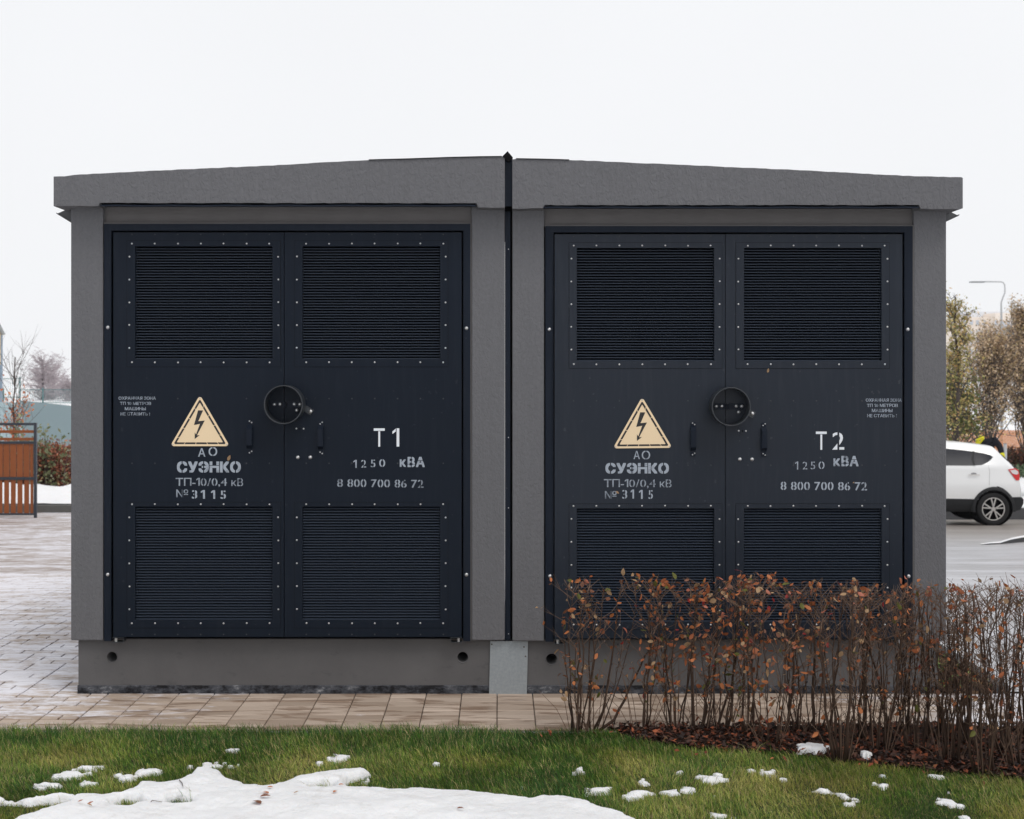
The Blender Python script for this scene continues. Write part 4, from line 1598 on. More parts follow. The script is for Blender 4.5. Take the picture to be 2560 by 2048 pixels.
# snow lying on the mulch
mb = MB()
for (cx, cy, rx, ry) in ((2027, 1862, 48, 8), (2163, 1879, 14, 5)):
    c = G(cx, cy, 0.05)
    ex = abs(G(cx + rx, cy, 0.05).x - c.x); ey = abs(G(cx, cy - ry, 0.05).y - c.y)
    n, rings = 40, 6
    vs = [(c.x, c.y, 0.052)]
    for j in range(1, rings + 1):
        q = j / rings
        for k in range(n):
            a = 2 * math.pi * k / n
            w = 1 + 1.3 * (float(vnoise(math.cos(a) + 3, math.sin(a), 2.5)) - 0.5)
            vs.append((c.x + ex * q * w * math.cos(a), c.y + ey * q * w * math.sin(a), 0.036 + 0.016 * math.sqrt(max(0, 1 - q ** 3)) - (0.02 if j == rings else 0)))
    fs = [(0, 1 + k, 1 + (k + 1) % n) for k in range(n)]
    for j in range(rings - 1):
        for k in range(n):
            a, b = 1 + j * n + k, 1 + j * n + (k + 1) % n
            fs.append((a, a + n, b + n, b))
    mb.add(vs, fs)
tag(mb.build('snow', M['snow_clean'], None, True), kind='stuff')
print('ground done')


# ================================================================== HEDGE
def leaf_mesh(k, mat):
    r = random.Random(k)
    w = r.uniform(0.24, 0.34)
    curl = r.uniform(-0.25, 0.35)
    fold = r.uniform(0.05, 0.25)
    ts = [0, 0.18, 0.42, 0.68, 0.88, 1.0]
    ws = [0, 0.75, 1.0, 0.78, 0.35, 0]
    vs = []
    for t, q in zip(ts, ws):
        zc = curl * t * t
        vs += [(t, 0, zc), (t, w * q, zc + fold * q * w * 2), (t, -w * q, zc + fold * q * w * 2)]
    fs = []
    for i in range(5):
        a, b = 3 * i, 3 * (i + 1)
        fs += [(a, b, b + 1, a + 1), (a, a + 2, b + 2, b)]
    mb = MB()
    mb.add(vs, fs)
    me = mb.mesh('leaf', mat, True)
    bm = bmesh.new(); bm.from_mesh(me)
    bmesh.ops.remove_doubles(bm, verts=bm.verts[:], dist=1e-5)
    bmesh.ops.dissolve_degenerate(bm, edges=bm.edges[:], dist=1e-6)
    bm.to_mesh(me); bm.free()
    return me


LEAVES = [[leaf_mesh(i * 7 + j, m) for j in range(4)] for i, m in enumerate(LEAF_M)]
BERRY = MB()
BERRY.tube([(0, 0, -1), (0, 0, -0.6), (0, 0, 0), (0, 0, 0.6), (0, 0, 1)], [0.1, 0.8, 1, 0.8, 0.1], 7)
BERRY = BERRY.mesh('berry', simple('black_berry', (0.008, 0.007, 0.012), 0.35), True)


def rquat(r):
    return Quaternion((r.gauss(0, 1), r.gauss(0, 1), r.gauss(0, 1), r.gauss(0, 1))).normalized()


def shrub(px, py, topy, nst, spread, nleaf, lean, low, label, seed):
    r = random.Random(seed)
    base = G(px, py, 0.02)
    k = (D0 + base.y) / D0
    height = (CAMH + (935 - topy) * S * k - 0.02) * 0.972
    tufts = 9
    root = thing('hedge_shrub', label, 'shrub', tuple(base), 'clipped shrubs of the autumn hedge')
    tips = []
    twigs = MB()
    attach = []
    for s in range(nst):
        a = r.uniform(0, 6.28)
        b0 = base + Vector((math.cos(a) * 0.05 * r.random() ** 0.5, math.sin(a) * 0.04 * r.random() ** 0.5, -0.01))
        off = Vector((math.cos(a), math.sin(a) * 0.6, 0)) * spread * r.uniform(0.2, 1.0) + Vector((lean, 0, 0))
        hh = height * (r.uniform(0.90, 1.03) if r.random() < 0.75 else r.uniform(0.5, 0.85))
        pts = []
        n = 9
        j = Vector((0, 0, 0))
        for i in range(n):
            t = i / (n - 1)
            j += Vector((r.gauss(0, 0.0095), r.gauss(0, 0.0095), 0)) * (1 if i else 0)
            pts.append(b0 + off * (t ** 0.75) + Vector((0, 0, hh * t)) + j)
        rad = r.uniform(0.0022, 0.0048) if r.random() < 0.78 else r.uniform(0.0055, 0.0078)
        mb = MB()
        mb.tube(pts, [rad * (1.15 - 0.75 * i / (n - 1)) for i in range(n)], 5)
        mb.build('stem', M['bark'], root, True)
        # twigs, thick toward the clipped top
        nt = r.randint(10, 16)
        for q in range(nt):
            t = 1 - (r.random() ** 1.5) * 0.72
            f = t * (n - 1)
            i = min(int(f), n - 2)
            p = pts[i].lerp(pts[i + 1], f - i)
            a2 = r.uniform(0, 6.28)
            up = r.uniform(0.5, 1.5)
            d = Vector((math.cos(a2), math.sin(a2), up)).normalized()
            L = r.uniform(0.05, 0.16) * (1.1 if t > 0.6 else 0.8)
            top = base.z + height * r.uniform(0.98, 1.05)
            if p.z + d.z * L > top: L = max(0.02, (top - p.z) / max(d.z, 0.2))
            p1 = p + d * L * 0.5 + Vector((r.gauss(0, .008), r.gauss(0, .008), r.gauss(0, .006)))
            p2 = p + d * L + Vector((r.gauss(0, .012), r.gauss(0, .012), r.gauss(0, .008)))
            twigs.tube([p, p1, p2], [0.0019, 0.0014, 0.0008], 3, 0, False)
            attach += [p1, p2, p2]
            if r.random() < 0.6:
                d2 = (d + Vector((r.gauss(0, .6), r.gauss(0, .6), 0.2))).normalized()
                p3 = p1 + d2 * L * 0.55
                twigs.tube([p1, p3], [0.0013, 0.0007], 3, 0, False)
                attach += [p3]
        for q in range(6):
            t = r.uniform(min(low, 0.15), 1.0)
            f = t * (n - 1)
            i = min(int(f), n - 2)
            attach.append(pts[i].lerp(pts[i + 1], f - i))
    # thin basal suckers
    for s in range(tufts):
        a = r.uniform(0, 6.28)
        b0 = base + Vector((math.cos(a) * .05, math.sin(a) * .04, 0))
        hh = r.uniform(0.15, 0.55) * height
        o = Vector((math.cos(a), math.sin(a), 0)) * r.uniform(0.05, 0.2)
        m_ = b0 + o * 0.4 + Vector((0, 0, hh * 0.55))
        twigs.tube([b0, m_, b0 + o + Vector((0, 0, hh))], [0.0022, 0.0017, 0.0009], 3, 0, False)
        attach += [m_, b0 + o + Vector((0, 0, hh)), b0 + o + Vector((0, 0, hh))]
    tw = twigs.build('twigs', M['twig'], root)
    tw['kind'] = 'stuff'
    wts = [7, 7.5, 2, 4, 4, 2.2, 0.7]
    for q in range(int(nleaf * (2.1 if px < 1960 else 1.7))):
        p = r.choice(attach)
        if p.z - base.z < height * 0.5 and r.random() < 0.25: p = r.choice(attach)
        ki = r.choices(range(7), wts)[0]
        if p.z - base.z < 0.4 * height and r.random() < 0.4: ki = r.choice([3, 5, 1, 1, 0])
        me = r.choice(LEAVES[ki])
        sc = r.choice([r.uniform(0.014, 0.026), r.uniform(0.02, 0.032), r.uniform(0.03, 0.042)])
        o = inst('leaf', me, root, p)
        o.rotation_mode = 'QUATERNION'
        o.rotation_quaternion = rquat(r)
        o.scale = (sc, sc, sc)
    for q in range(r.randint(2, 6)):
        p = r.choice(attach)
        inst('berry', BERRY, root, p + Vector((r.gauss(0, .01), r.gauss(0, .01), -0.01)), scale=(0.0045, 0.0045, 0.005))
    return root


ORD = ['first', 'second', 'third', 'fourth', 'fifth', 'sixth', 'seventh', 'eighth', 'ninth', 'tenth', 'eleventh', 'twelfth', 'thirteenth', 'fourteenth', 'fifteenth']
SH = [  # px, py, top, stems, spread, leaves, lean, low, description
    (1437, 1828, 1450, 6, 0.035, 46, 0.0, 0.25, 'leftmost hedge shrub, upright stems before the left edge of the T2 doors'),
    (1478, 1824, 1447, 6, 0.15, 44, 0.13, 0.5, 'second hedge shrub from the left, one stem slanting far right'),
    (1604, 1827, 1446, 5, 0.07, 46, 0.03, 0.3, 'thin third hedge shrub from the left, few stems, under the T2 grille'),
    (1692, 1825, 1444, 8, 0.10, 74, -0.01, 0.2, 'leafy fourth hedge shrub from the left with orange leaves'),
    (1745, 1832, 1446, 7, 0.09, 78, 0.02, 0.2, 'leafy fifth hedge shrub from the left, under the T2 door gap'),
    (1803, 1830, 1442, 8, 0.10, 86, 0.02, 0.15, 'densest leafy hedge shrub, sixth from the left'),
    (1868, 1838, 1446, 8, 0.09, 78, 0.0, 0.2, 'seventh hedge shrub from the left, crowded with rust leaves'),
    (1926, 1868, 1446, 8, 0.10, 74, 0.0, 0.15, 'eighth hedge shrub from the left, just left of the mulch snow patch'),
    (1985, 1834, 1452, 7, 0.11, 46, 0.0, 0.45, 'ninth hedge shrub from the left, right behind the mulch snow patch'),
    (2040, 1840, 1454, 6, 0.10, 44, 0.0, 0.5, 'tenth hedge shrub from the left, rising behind the mulch snow'),
    (2103, 1898, 1462, 7, 0.12, 40, 0.0, 0.5, 'eleventh hedge shrub from the left, bent base at the mulch front edge'),
    (2150, 1850, 1458, 8, 0.10, 40, 0.0, 0.5, 'twelfth hedge shrub from the left, before the T2 right door edge'),
    (2200, 1882, 1462, 9, 0.11, 42, 0.0, 0.35, 'thirteenth hedge shrub from the left, before the T2 door frame bottom'),
    (2245, 1846, 1462, 9, 0.10, 38, 0.0, 0.4, 'fourteenth hedge shrub from the left, hiding the plinth duct'),
    (2296, 1880, 1462, 9, 0.10, 40, 0.0, 0.35, 'hedge shrub before the right corner column of the substation'),
    (2348, 1852, 1464, 9, 0.10, 36, 0.0, 0.4, 'hedge shrub at the right wall edge of the substation'),
    (2372, 1905, 1468, 9, 0.11, 30, 0.0, 0.4, 'front row hedge shrub just right of the substation corner'),
    (2425, 1862, 1462, 10, 0.10, 24, 0.0, 0.5, 'back row bare hedge shrub before the side kerb'),
    (2462, 1932, 1455, 10, 0.12, 28, 0.0, 0.4, 'front row hedge shrub with fanned stems, right corner of the bed'),
    (2503, 1880, 1452, 10, 0.10, 26, 0.0, 0.5, 'back row hedge shrub with tall pointed leaves against the road'),
    (2548, 1925, 1462, 9, 0.12, 26, 0.0, 0.5, 'rightmost front row hedge shrub at the photo edge'),
    (2575, 1850, 1460, 9, 0.12, 20, 0.0, 0.5, 'rightmost back row hedge shrub at the photo edge'),
    (2640, 1890, 1462, 9, 0.13, 16, 0.0, 0.5, 'hedge shrub at the far right end, mostly out of frame'),
]
for i, (px, py, tp, nst, spd, nl, ln, lo, lb) in enumerate(SH):
    shrub(px + (6 if i < 2 else 0), py, tp, nst + (2 if px > 2100 else 0), spd, nl, ln, lo, lb, 100 + i)

# loose fallen leaves on the snow and stuck to the doors
def loose_leaf(loc, rot, size, mi, label, shade=0):
    o = bpy.data.objects.new('fallen_leaf', LEAVES[mi][shade])
    COL.objects.link(o)
    o.location = loc
    o.rotation_euler = rot
    o.scale = (size,) * 3
    tag(o, label, 'leaf')
    return o


def snow_z(x, y):
    return float(grid_at(Z, np.array([x]), np.array([y]))[0])


for (px, py, sz, mi, rz, lb) in ((650, 1995, 0.045, 4, 0.3, 'dark curled leaf on the snow bank'), (652, 2015, 0.06, 4, 2.3, 'largest reddish brown leaf on the snow bank'),
                                 (672, 1978, 0.035, 1, 2.6, 'orange leaf near the upper edge of the snow bank'), (668, 1979 - 13, 0.026, 1, 0.1, 'small orange leaf at the grass edge of the snow bank'),
                                 (734, 1985, 0.022, 3, 0.2, 'tiny pale leaf lying alone on the snow bank'), (833, 1978, 0.026, 1, 1.0, 'round orange leaf on snow below a grass tuft'),
                                 (846, 1957, 0.024, 1, 0.2, 'orange leaf on the snow tongue beside grass'), (194, 2003, 0.024, 0, 0.1, 'small red leaf at the left end of the snow bank'),
                                 (218, 2005, 0.026, 0, 0.3, 'rust leaf on snow beside the small red leaf'), (230, 2011, 0.026, 3, 2.8, 'faded leaf below the rust leaf on the snow'),
                                 (1142, 2027, 0.03, 4, 0.1, 'small brown leaf on the snow bank centre')):
    p = G(px, py, 0.07)
    loose_leaf((p.x, p.y, snow_z(p.x, p.y) + 0.006), (0.1, -0.15, rz), sz, mi, lb)
loose_leaf(P(569.5, 1152, -0.031), (R(90), R(-65), 0), 0.036, 3, 'dry leaf stuck on the company name of the T1 doors')
loose_leaf(P(1540, 1228, -0.031), (R(90), R(40), 0), 0.022, 3, 'dry leaf scrap stuck above the number of the T2 doors')
loose_leaf(P(1919, 932, -0.028), (R(90), R(-80), 0), 0.026, 3, 'dry leaf stuck below the top right T2 grille')
loose_leaf(P(2132, 1208, -0.028), (R(90), R(-40), 0), 0.012, 3, 'tiny dry scrap stuck on the phone number of the T2 doors')
for (x0, y0, x1, y1, lb) in ((352, 1989, 405, 1998, 'thin dark twig lying across the snow bank'), (448, 1948, 458, 1962, 'short dark twig poking out of the snow bank')):
    a, b = G(x0, y0, 0.06), G(x1, y1, 0.06)
    mb = MB()
    m_ = a.lerp(b, 0.5) + Vector((0.003, 0.004, 0))
    pts = [Vector((q.x, q.y, snow_z(q.x, q.y) + 0.006)) for q in (a, m_, b)]
    mb.tube(pts, [0.0022, 0.0018, 0.001], 5)
    tag(mb.build('fallen_twig', M['bark']), lb, 'twig')
print('hedge done')

# ================================================================== BEYOND THE SUBSTATION, LEFT
M['gate_metal'] = simple('dark_blue_gate_metal', (0.020, 0.026, 0.038), 0.45)


def wood(name, c):
    t = NT(name)
    f = t.noise(4, 6, 0.7, t.coord(scale=(14, 14, 1.2)), 0.4)
    inf = t.n('ShaderNodeObjectInfo').outputs['Random']
    a = t.mix(f, tuple(x * 0.6 for x in c), tuple(x * 1.35 for x in c))
    t.col(t.mix(t.math('MULTIPLY', inf, 0.3), a, tuple(x * 0.6 for x in c)))
    t.set(0.6, 0, 0.35)
    t.bump(f, 0.2, 0.003)
    return t.m


M['wood'] = wood('oiled_red_brown_wood', lin(138, 76, 38))
M['wood_pale'] = wood('pale_orange_wood', lin(214, 150, 104))

yg = 15.6
gl = thing('wooden_gate', 'brown vertical plank gate in a dark blue steel frame, left edge', 'gate',
           (P(-60, 1295, yg).x, yg, P(0, 1295, yg).z), None)


def gbox(px0, px1, py0, py1, y, dy, name, mat, parent):
    a, b = P(px0, py1, y), P(px1, py0, y)
    mb = MB()
    mb.box((a.x, y, a.z), (b.x, y + dy, b.z))
    return mb.build(name, mat, parent)


gbox(84.3, 90.6, 1057.2, 1294.8, yg, 0.05, 'post', M['gate_metal'], gl)
for (a, b) in ((1057.4, 1063.6), (1103.5, 1109.8), (1193, 1199.8), (1283.2, 1288.2)):
    gbox(-230, 84.2, a, b, yg + 0.003, 0.045, 'rail', M['gate_metal'], gl)
for (a, b) in ((1075.8, 1082.8), (1094.6, 1101.4)):
    gbox(-230, 84.2, a, b, yg + 0.02, 0.022, 'board', M['wood'], gl)
px = 82.6
while px > -220:
    w = 7 if px > 80 else 14.4
    gbox(px - w, px, 1110, 1192.8, yg + 0.018, 0.024, 'plank', M['wood'], gl)
    if px > 80: gbox(px - 6.5, px, 1200, 1283, yg + 0.018, 0.024, 'plank', M['wood'], gl)
    else: gbox(px - w + 1.4, px - 1.4, 1200, 1283, yg + 0.018, 0.024, 'plank', M['wood'], gl)
    px -= w + 2.3
gbox(-228, -221, 1057.2, 1294.8, yg, 0.05, 'post', M['gate_metal'], gl)

# kerb with snow on it, and the heaped snow behind
yk = 17.2
kt = float(terrain(-10, yk))
mb = MB()
mb.box((-30, yk, kt - 0.3), (-5.5, yk + 0.18, kt + 0.125))
tag(mb.build('garden_kerb', simple('weathered_kerb', lin(88, 88, 86), 0.85)), 'long dark grey kerb with snow behind, left background', 'kerb')
X_, Y_ = np.linspace(-30, -4.5, 200), np.linspace(yk + 0.17, yk + 6.5, 70)


def bankz(x, y):
    d = y - (yk + 0.17)
    ridge = np.exp(-((d - 2.0) / 0.5) ** 2) * (0.05 + 0.26 * vnoise(x, y, 1.9)) + 0.06 * vnoise(x, y, 3.0) * np.clip(d - 1.8, 0, 1)
    return 0.135 + ridge + 0.02 * vnoise(x, y, 5)


tag(sheet('snow_verge', X_, Y_, 0.0, M['snow'], zf=lambda x, y: (kt - terrain(x, y)) + bankz(x, y)), kind='structure')

TREE_TW = simple('grey_brown_branch', (0.06, 0.045, 0.04), 0.8)


def polytwig(mb, p, d, L, r, n, rr, jit=0.15, up=0.0):
    pts = [p]
    rad = [r]
    v = d.normalized()
    for i in range(n):
        v = (v + Vector((rr.gauss(0, jit), rr.gauss(0, jit), rr.gauss(0, jit) + up))).normalized()
        pts.append(pts[-1] + v * L / n)
        rad.append(r * (1 - 0.85 * (i + 1) / n))
    mb.tube(pts, rad, 4, 0, False)
    return pts


def leaf_cloud(name, parent, pts, size, cols, droop=0.0, seed=1):
    """many small leaf faces round the given points, one mesh"""
    n = len(pts)
    r = np.random.RandomState(seed)
    p = np.array([tuple(q) for q in pts]) - np.array(tuple(root_of(parent).location))
    a = r.normal(0, 1, (n, 3)); a[:, 2] -= droop
    a /= np.linalg.norm(a, axis=1)[:, None]
    b = r.normal(0, 1, (n, 3))
    b = np.cross(a, b); b /= np.linalg.norm(b, axis=1)[:, None]
    L = size * r.uniform(0.5, 1.3, n)[:, None]
    W = L * 0.28
    V = np.stack([p, p + a * L * 0.5 + b * W, p + a * L, p + a * L * 0.5 - b * W], 1).reshape(-1, 3)
    i = np.arange(n)[:, None] * 4
    F = np.concatenate([i + np.array([[0, 1, 2]]), i + np.array([[0, 2, 3]])])
    cols = np.array(cols)
    c = cols[r.randint(0, len(cols), n)] * r.uniform(0.6, 1.3, n)[:, None]
    o = quads_mesh(name, V, F, np.repeat(c[:, None], 4, 1).reshape(-1, 3), M['grass'])
    o.parent = parent
    return o


# clipped reddish hedge with taller green shoots
def background_shrub(px, w, y, top, seed, label, shoots):
    r = random.Random(seed)
    gz = kt + 0.13
    k = S * (D0 + y) / D0
    base = Vector(((px - 1247) * k, y, gz))
    root = thing('garden_shrub', label, 'shrub', tuple(base), 'shrubs of the hedge behind the kerb')
    hh = CAMH + (935 - top) * k - gz
    mb = MB()
    pts = []
    for s in range(int(w * 1.1)):
        x = base.x + r.uniform(-w / 2, w / 2) * k
        p0 = Vector((x, y + r.uniform(-0.25, 0.25), gz - 0.05))
        q = polytwig(mb, p0, Vector((r.gauss(0, .12), r.gauss(0, .1), 1)), hh * r.uniform(0.85, 1.03), 0.007, 5, r, 0.10)
        for a, b in zip(q[:-1], q[1:]):
            for _ in range(22): pts.append(a.lerp(b, r.random()) + Vector((r.gauss(0, .07), r.gauss(0, .08), r.gauss(0, .04))))
    mb.build('branches', TREE_TW, root)
    leaf_cloud('foliage', root, pts, 0.07, [lin(140, 82, 66), lin(164, 98, 74), lin(118, 70, 60), lin(180, 118, 90), lin(136, 118, 82)], 0, seed)
    if shoots:
        mb = MB()
        pts = []
        for s in range(shoots):
            x = base.x + r.uniform(-w / 2, w / 2) * k
            p0 = Vector((x, y - 0.45 + r.uniform(-0.1, 0.1), gz - 0.05))
            q = polytwig(mb, p0, Vector((r.gauss(0, .08), 0, 1)), hh * r.uniform(1.1, 1.65), 0.008, 6, r, 0.07)
            for a, b in zip(q[:-1], q[1:]):
                for _ in range(8): pts.append(a.lerp(b, r.random()) + Vector((r.gauss(0, .05), r.gauss(0, .05), r.gauss(0, .03))))
        mb.build('shoots', TREE_TW, root)
        leaf_cloud('shoot_leaves', root, pts, 0.095, [lin(118, 124, 88), lin(140, 142, 108), lin(94, 102, 68), lin(160, 158, 128)], 0, seed + 50)


background_shrub(100, 26, 20.2, 1098, 31, 'garden shrub with tall green shoots just right of the plank gate', 4)
background_shrub(132, 26, 20.4, 1100, 32, 'reddish garden shrub between gate and substation, before the bench', 3)
background_shrub(166, 26, 20.3, 1102, 33, 'garden shrub touching the left wall of the substation', 3)
background_shrub(60, 36, 20.5, 1092, 34, 'garden shrub seen through the gaps of the plank gate', 2)
background_shrub(16, 40, 20.5, 1090, 35, 'garden shrub at the left photo edge behind the gate', 2)

# slatted bench box behind the hedge
yb = 21.6
k = S * (D0 + yb) / D0
bn = thing('slatted_planter', 'orange slatted planter box half hidden behind the reddish hedge', 'planter', (P(145, 0, yb).x, yb, kt + 0.2))
for i in range(4):
    gbox(114, 172, 1153.5 + i * 10.2, 1160.5 + i * 10.2, yb, 0.04, 'slat', M['wood_pale'], bn)
gbox(112, 174, 1143, 1150, yb - 0.02, 0.3, 'lid', M['kerb'], bn)
for a in (112, 141, 171): gbox(a, a + 3, 1150, 1225, yb - 0.01, 0.03, 'post', M['kerb'], bn)

# teal profiled sheet fence, farther from us to the right
M['teal'] = simple('teal_sheet', lin(108, 130, 136), 0.5, var=0.05)
M['teal_pale'] = simple('pale_teal_sheet', lin(166, 186, 192), 0.5, var=0.05)
M['teal_rail'] = simple('teal_railing_metal', lin(92, 132, 140), 0.5)
A0, A1 = P(52, 1001.5, 24.5), P(182, 1015, 29.0)
A1z = CAMH + (935 - 1015) * S * (D0 + 29.0) / D0
tf = thing('metal_fence', 'teal profiled sheet fence sloping down behind the garden hedge', 'fence', (A0.x, A0.y, -0.7))
n = 26
for i in range(n + 6):
    t0, t1 = i / n, (i + 1) / n
    p, q = A0.lerp(A1, t0), A0.lerp(A1, t1)
    mb = MB()
    m0, m1 = p.lerp(q, 0.15), p.lerp(q, 0.5)
    m2 = p.lerp(q, 0.65)
    f = Vector((0, -0.03, 0))
    line = [p, m0 + f, m1 + f, m2, q]
    for a, b in zip(line[:-1], line[1:]):
        mb.add([(a.x, a.y, -1.2), (b.x, b.y, -1.2), (b.x, b.y, b.z), (a.x, a.y, a.z), (a.x, a.y + 0.02, a.z), (b.x, b.y + 0.02, b.z)], [(0, 1, 2, 3), (3, 2, 5, 4)])
    mb.build('panel', M['teal'], tf)
pf = thing('metal_fence', 'paler sheet fence section left of the teal fence, behind the young tree', 'fence', (P(20, 0, 24).x, 24, -0.7))
for i in range(8):
    a, b = P(-6 + i * 7.5, 1060, 24.3), P(-6 + i * 7.5 + 7, 1006, 24.3)
    mb = MB()
    mb.box((a.x, 24.3, -1.2), (b.x, 24.33, b.z))
    mb.build('panel', M['teal_pale'], pf)


def railing(name, label, y, pa, pb, ya_, yb_, step, posts, rails):
    root = thing(name, label, 'railing', (P(pa, 0, y).x, y, P(0, yb_, y).z))
    for r_ in rails: gbox(pa, pb, r_, r_ + 1.5, y, 0.03, 'rail', M['teal_rail'], root)
    for (px_, top_) in posts: gbox(px_, px_ + 2.6, top_, yb_ + 4, y - 0.01, 0.05, 'post', M['teal_rail'], root)
    p_ = pa
    while p_ < pb:
        gbox(p_, p_ + 0.75, ya_, yb_, y + 0.005, 0.012, 'baluster', M['teal_rail'], root)
        p_ += step


railing('railing', 'teal railing with thin bars above the teal fence', 34.0, 51, 200, 974, 1012, 4.15, [(104.8, 970)], [973.5, 1006])
railing('railing', 'taller teal railing section behind the young tree', 36.0, 4, 50, 946.5, 1000, 5.2, [(48, 942), (7, 971)], [946, 992.5])

# young tree with a few orange leaves
def young_tree():
    r = random.Random(5)
    y = 22.2
    k = S * (D0 + y) / D0
    base = Vector(((36 - 1247) * k, y, kt + 0.2))
    root = thing('young_tree', 'young bare tree with orange lower leaves behind the plank gate', 'tree', tuple(base))
    zt = CAMH + (935 - 893) * k
    H_ = zt - base.z
    mb = MB()
    pts = [base + Vector((r.gauss(0, .012), 0, H_ * i / 8)) for i in range(9)]
    mb.tube(pts, [0.026 - 0.0018 * i for i in range(9)], 7)
    mb.build('trunk', TREE_TW, root, True)
    br = MB()
    low = []
    for i in range(42):
        t = r.uniform(0.25, 1.0) if i > 12 else r.uniform(0.18, 0.5)
        p = base + Vector((0, 0, H_ * t))
        a = r.uniform(0, 6.28)
        d = Vector((math.cos(a) * 0.55, math.sin(a) * 0.4, 1.0 if t > 0.5 else 0.8))
        L = r.uniform(0.6, 1.5) * (1.15 if t > 0.6 else 0.8)
        q = polytwig(br, p, d, L, 0.007, 5, r, 0.12, 0.10)
        for s in range(2):
            q2 = polytwig(br, q[2 + s], (q[3] - q[2]) + Vector((r.gauss(0, .2), r.gauss(0, .2), 0.1)), L * 0.45, 0.004, 3, r, 0.15)
            if t < 0.55: low += q2
        if t < 0.55: low += q
    br.build('branches', TREE_TW, root)
    pts = [r.choice(low) + Vector((r.gauss(0, .05), r.gauss(0, .05), r.gauss(0, .06) - 0.03)) for _ in range(260)]
    leaf_cloud('leaves', root, pts, 0.085, [lin(196, 116, 72), lin(176, 96, 60), lin(206, 138, 96)], 0.8, 9)


young_tree()


def birch(px, base_py, top_py, y, seed, label, sp, n=130):
    r = random.Random(seed)
    sp *= 1.7
    k = S * (D0 + y) / D0
    base = Vector(((px - 1247) * k, y, CAMH + (935 - base_py) * k))
    H_ = (base_py - top_py) * k
    root = thing('bare_birch', label, 'tree', tuple(base), 'far bare trees on the left')
    mb = MB()
    mb.tube([base + Vector((0, 0, H_ * t * 0.9)) for t in (0, .3, .6, 1)], [0.25, 0.18, 0.1, 0.04], 6)
    mb.build('trunk', TREE_TW, root)
    br = MB()
    for i in range(n):
        t = r.uniform(0.15, 0.95)
        a = r.uniform(0, 6.28)
        p = base + Vector((0, 0, H_ * 0.9 * t))
        L = sp * (1.15 - t * 0.7) * r.uniform(0.5, 1)
        q = polytwig(br, p, Vector((math.cos(a), math.sin(a), 0.9)), L, 0.05, 4, r, 0.2, 0.02)
        for s in range(4):
            polytwig(br, r.choice(q[1:]), Vector((r.gauss(0, 1), r.gauss(0, 1), 0.2)), L * 0.4, 0.028, 3, r, 0.3, -0.12)
    br.build('branches', simple('hazy_purple_twigs', (0.38, 0.33, 0.35), 0.8), root)  # distance haze mixed into the pale twig colour


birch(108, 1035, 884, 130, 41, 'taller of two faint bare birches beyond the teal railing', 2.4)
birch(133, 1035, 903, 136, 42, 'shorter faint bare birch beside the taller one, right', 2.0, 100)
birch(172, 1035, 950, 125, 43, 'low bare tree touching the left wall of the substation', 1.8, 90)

# house corner at the left edge
M['cream'] = simple('cream_wall', lin(214, 200, 168), 0.8, var=0.05)
M['house_grey'] = simple('blue_grey_cladding', lin(140, 156, 172), 0.7, var=0.06)
hs = thing('house', 'cream house corner with pitched roof at the left photo edge', 'house', (P(-80, 0, 30).x, 30, -0.9))
def skewbox(xa, xb, y0, y1, z0, z1):
    """house block standing at an angle to us: its right wall turns away"""
    f = (D0 + y1) / (D0 + y0) * 1.03
    mb = MB()
    mb.add([(xa, y0, z0), (xb, y0, z0), (xb * f, y1, z0), (xa * f, y1, z0), (xa, y0, z1), (xb, y0, z1), (xb * f, y1, z1), (xa * f, y1, z1)],
           [(0, 3, 2, 1), (4, 5, 6, 7), (0, 1, 5, 4), (1, 2, 6, 5), (2, 3, 7, 6), (3, 0, 4, 7)])
    return mb


a, b = P(-226, 1075, 30), P(2.5, 836, 30)
skewbox(a.x, b.x, 30, 36, -1.0, b.z).build('wall', M['cream'], hs)
a2, b2 = P(-226, 1010, 29.97), P(1.5, 912, 29.97)
mb = MB(); mb.box((a2.x, 29.95, a2.z), (b2.x, 29.995, b2.z)); mb.build('cladding', M['house_grey'], hs)
e, rp = P(10.3, 835.5, 29.5), P(-110, 600, 29.5)
f = (D0 + 36.4) / (D0 + 29.5) * 1.03
q = [(e.x, e.z), (rp.x, rp.z), (2 * rp.x - e.x, e.z), (2 * rp.x - e.x + 0.06, e.z - 0.02), (rp.x, rp.z - 0.22), (e.x - 0.06, e.z - 0.02)]
mb = MB()
nq = len(q)
mb.add([(x, 29.6, z) for x, z in q] + [(x * f, 36.4, z) for x, z in q], [tuple(range(nq)), tuple(range(2 * nq - 1, nq - 1, -1))] + [(i, i + nq, (i + 1) % nq + nq, (i + 1) % nq) for i in range(nq)])
mb.build('roof', simple('grey_roof_sheet', lin(150, 152, 152), 0.6), hs)
b3 = P(4, 800, 30)
mb = MB(); mb.prism_y([(b3.x - 0.02, P(0, 837, 30).z), (P(-228, 0, 30).x, P(0, 837, 30).z), (P(-110, 0, 30).x, P(0, 618, 30).z)], 30.02, 30.3); mb.build('gable', M['cream'], hs)
mb = MB(); mb.tube([P(4.5, 838, 29.8), P(4.5, 1060, 29.8)], 0.025, 8); mb.build('downpipe', M['house_grey'], hs)

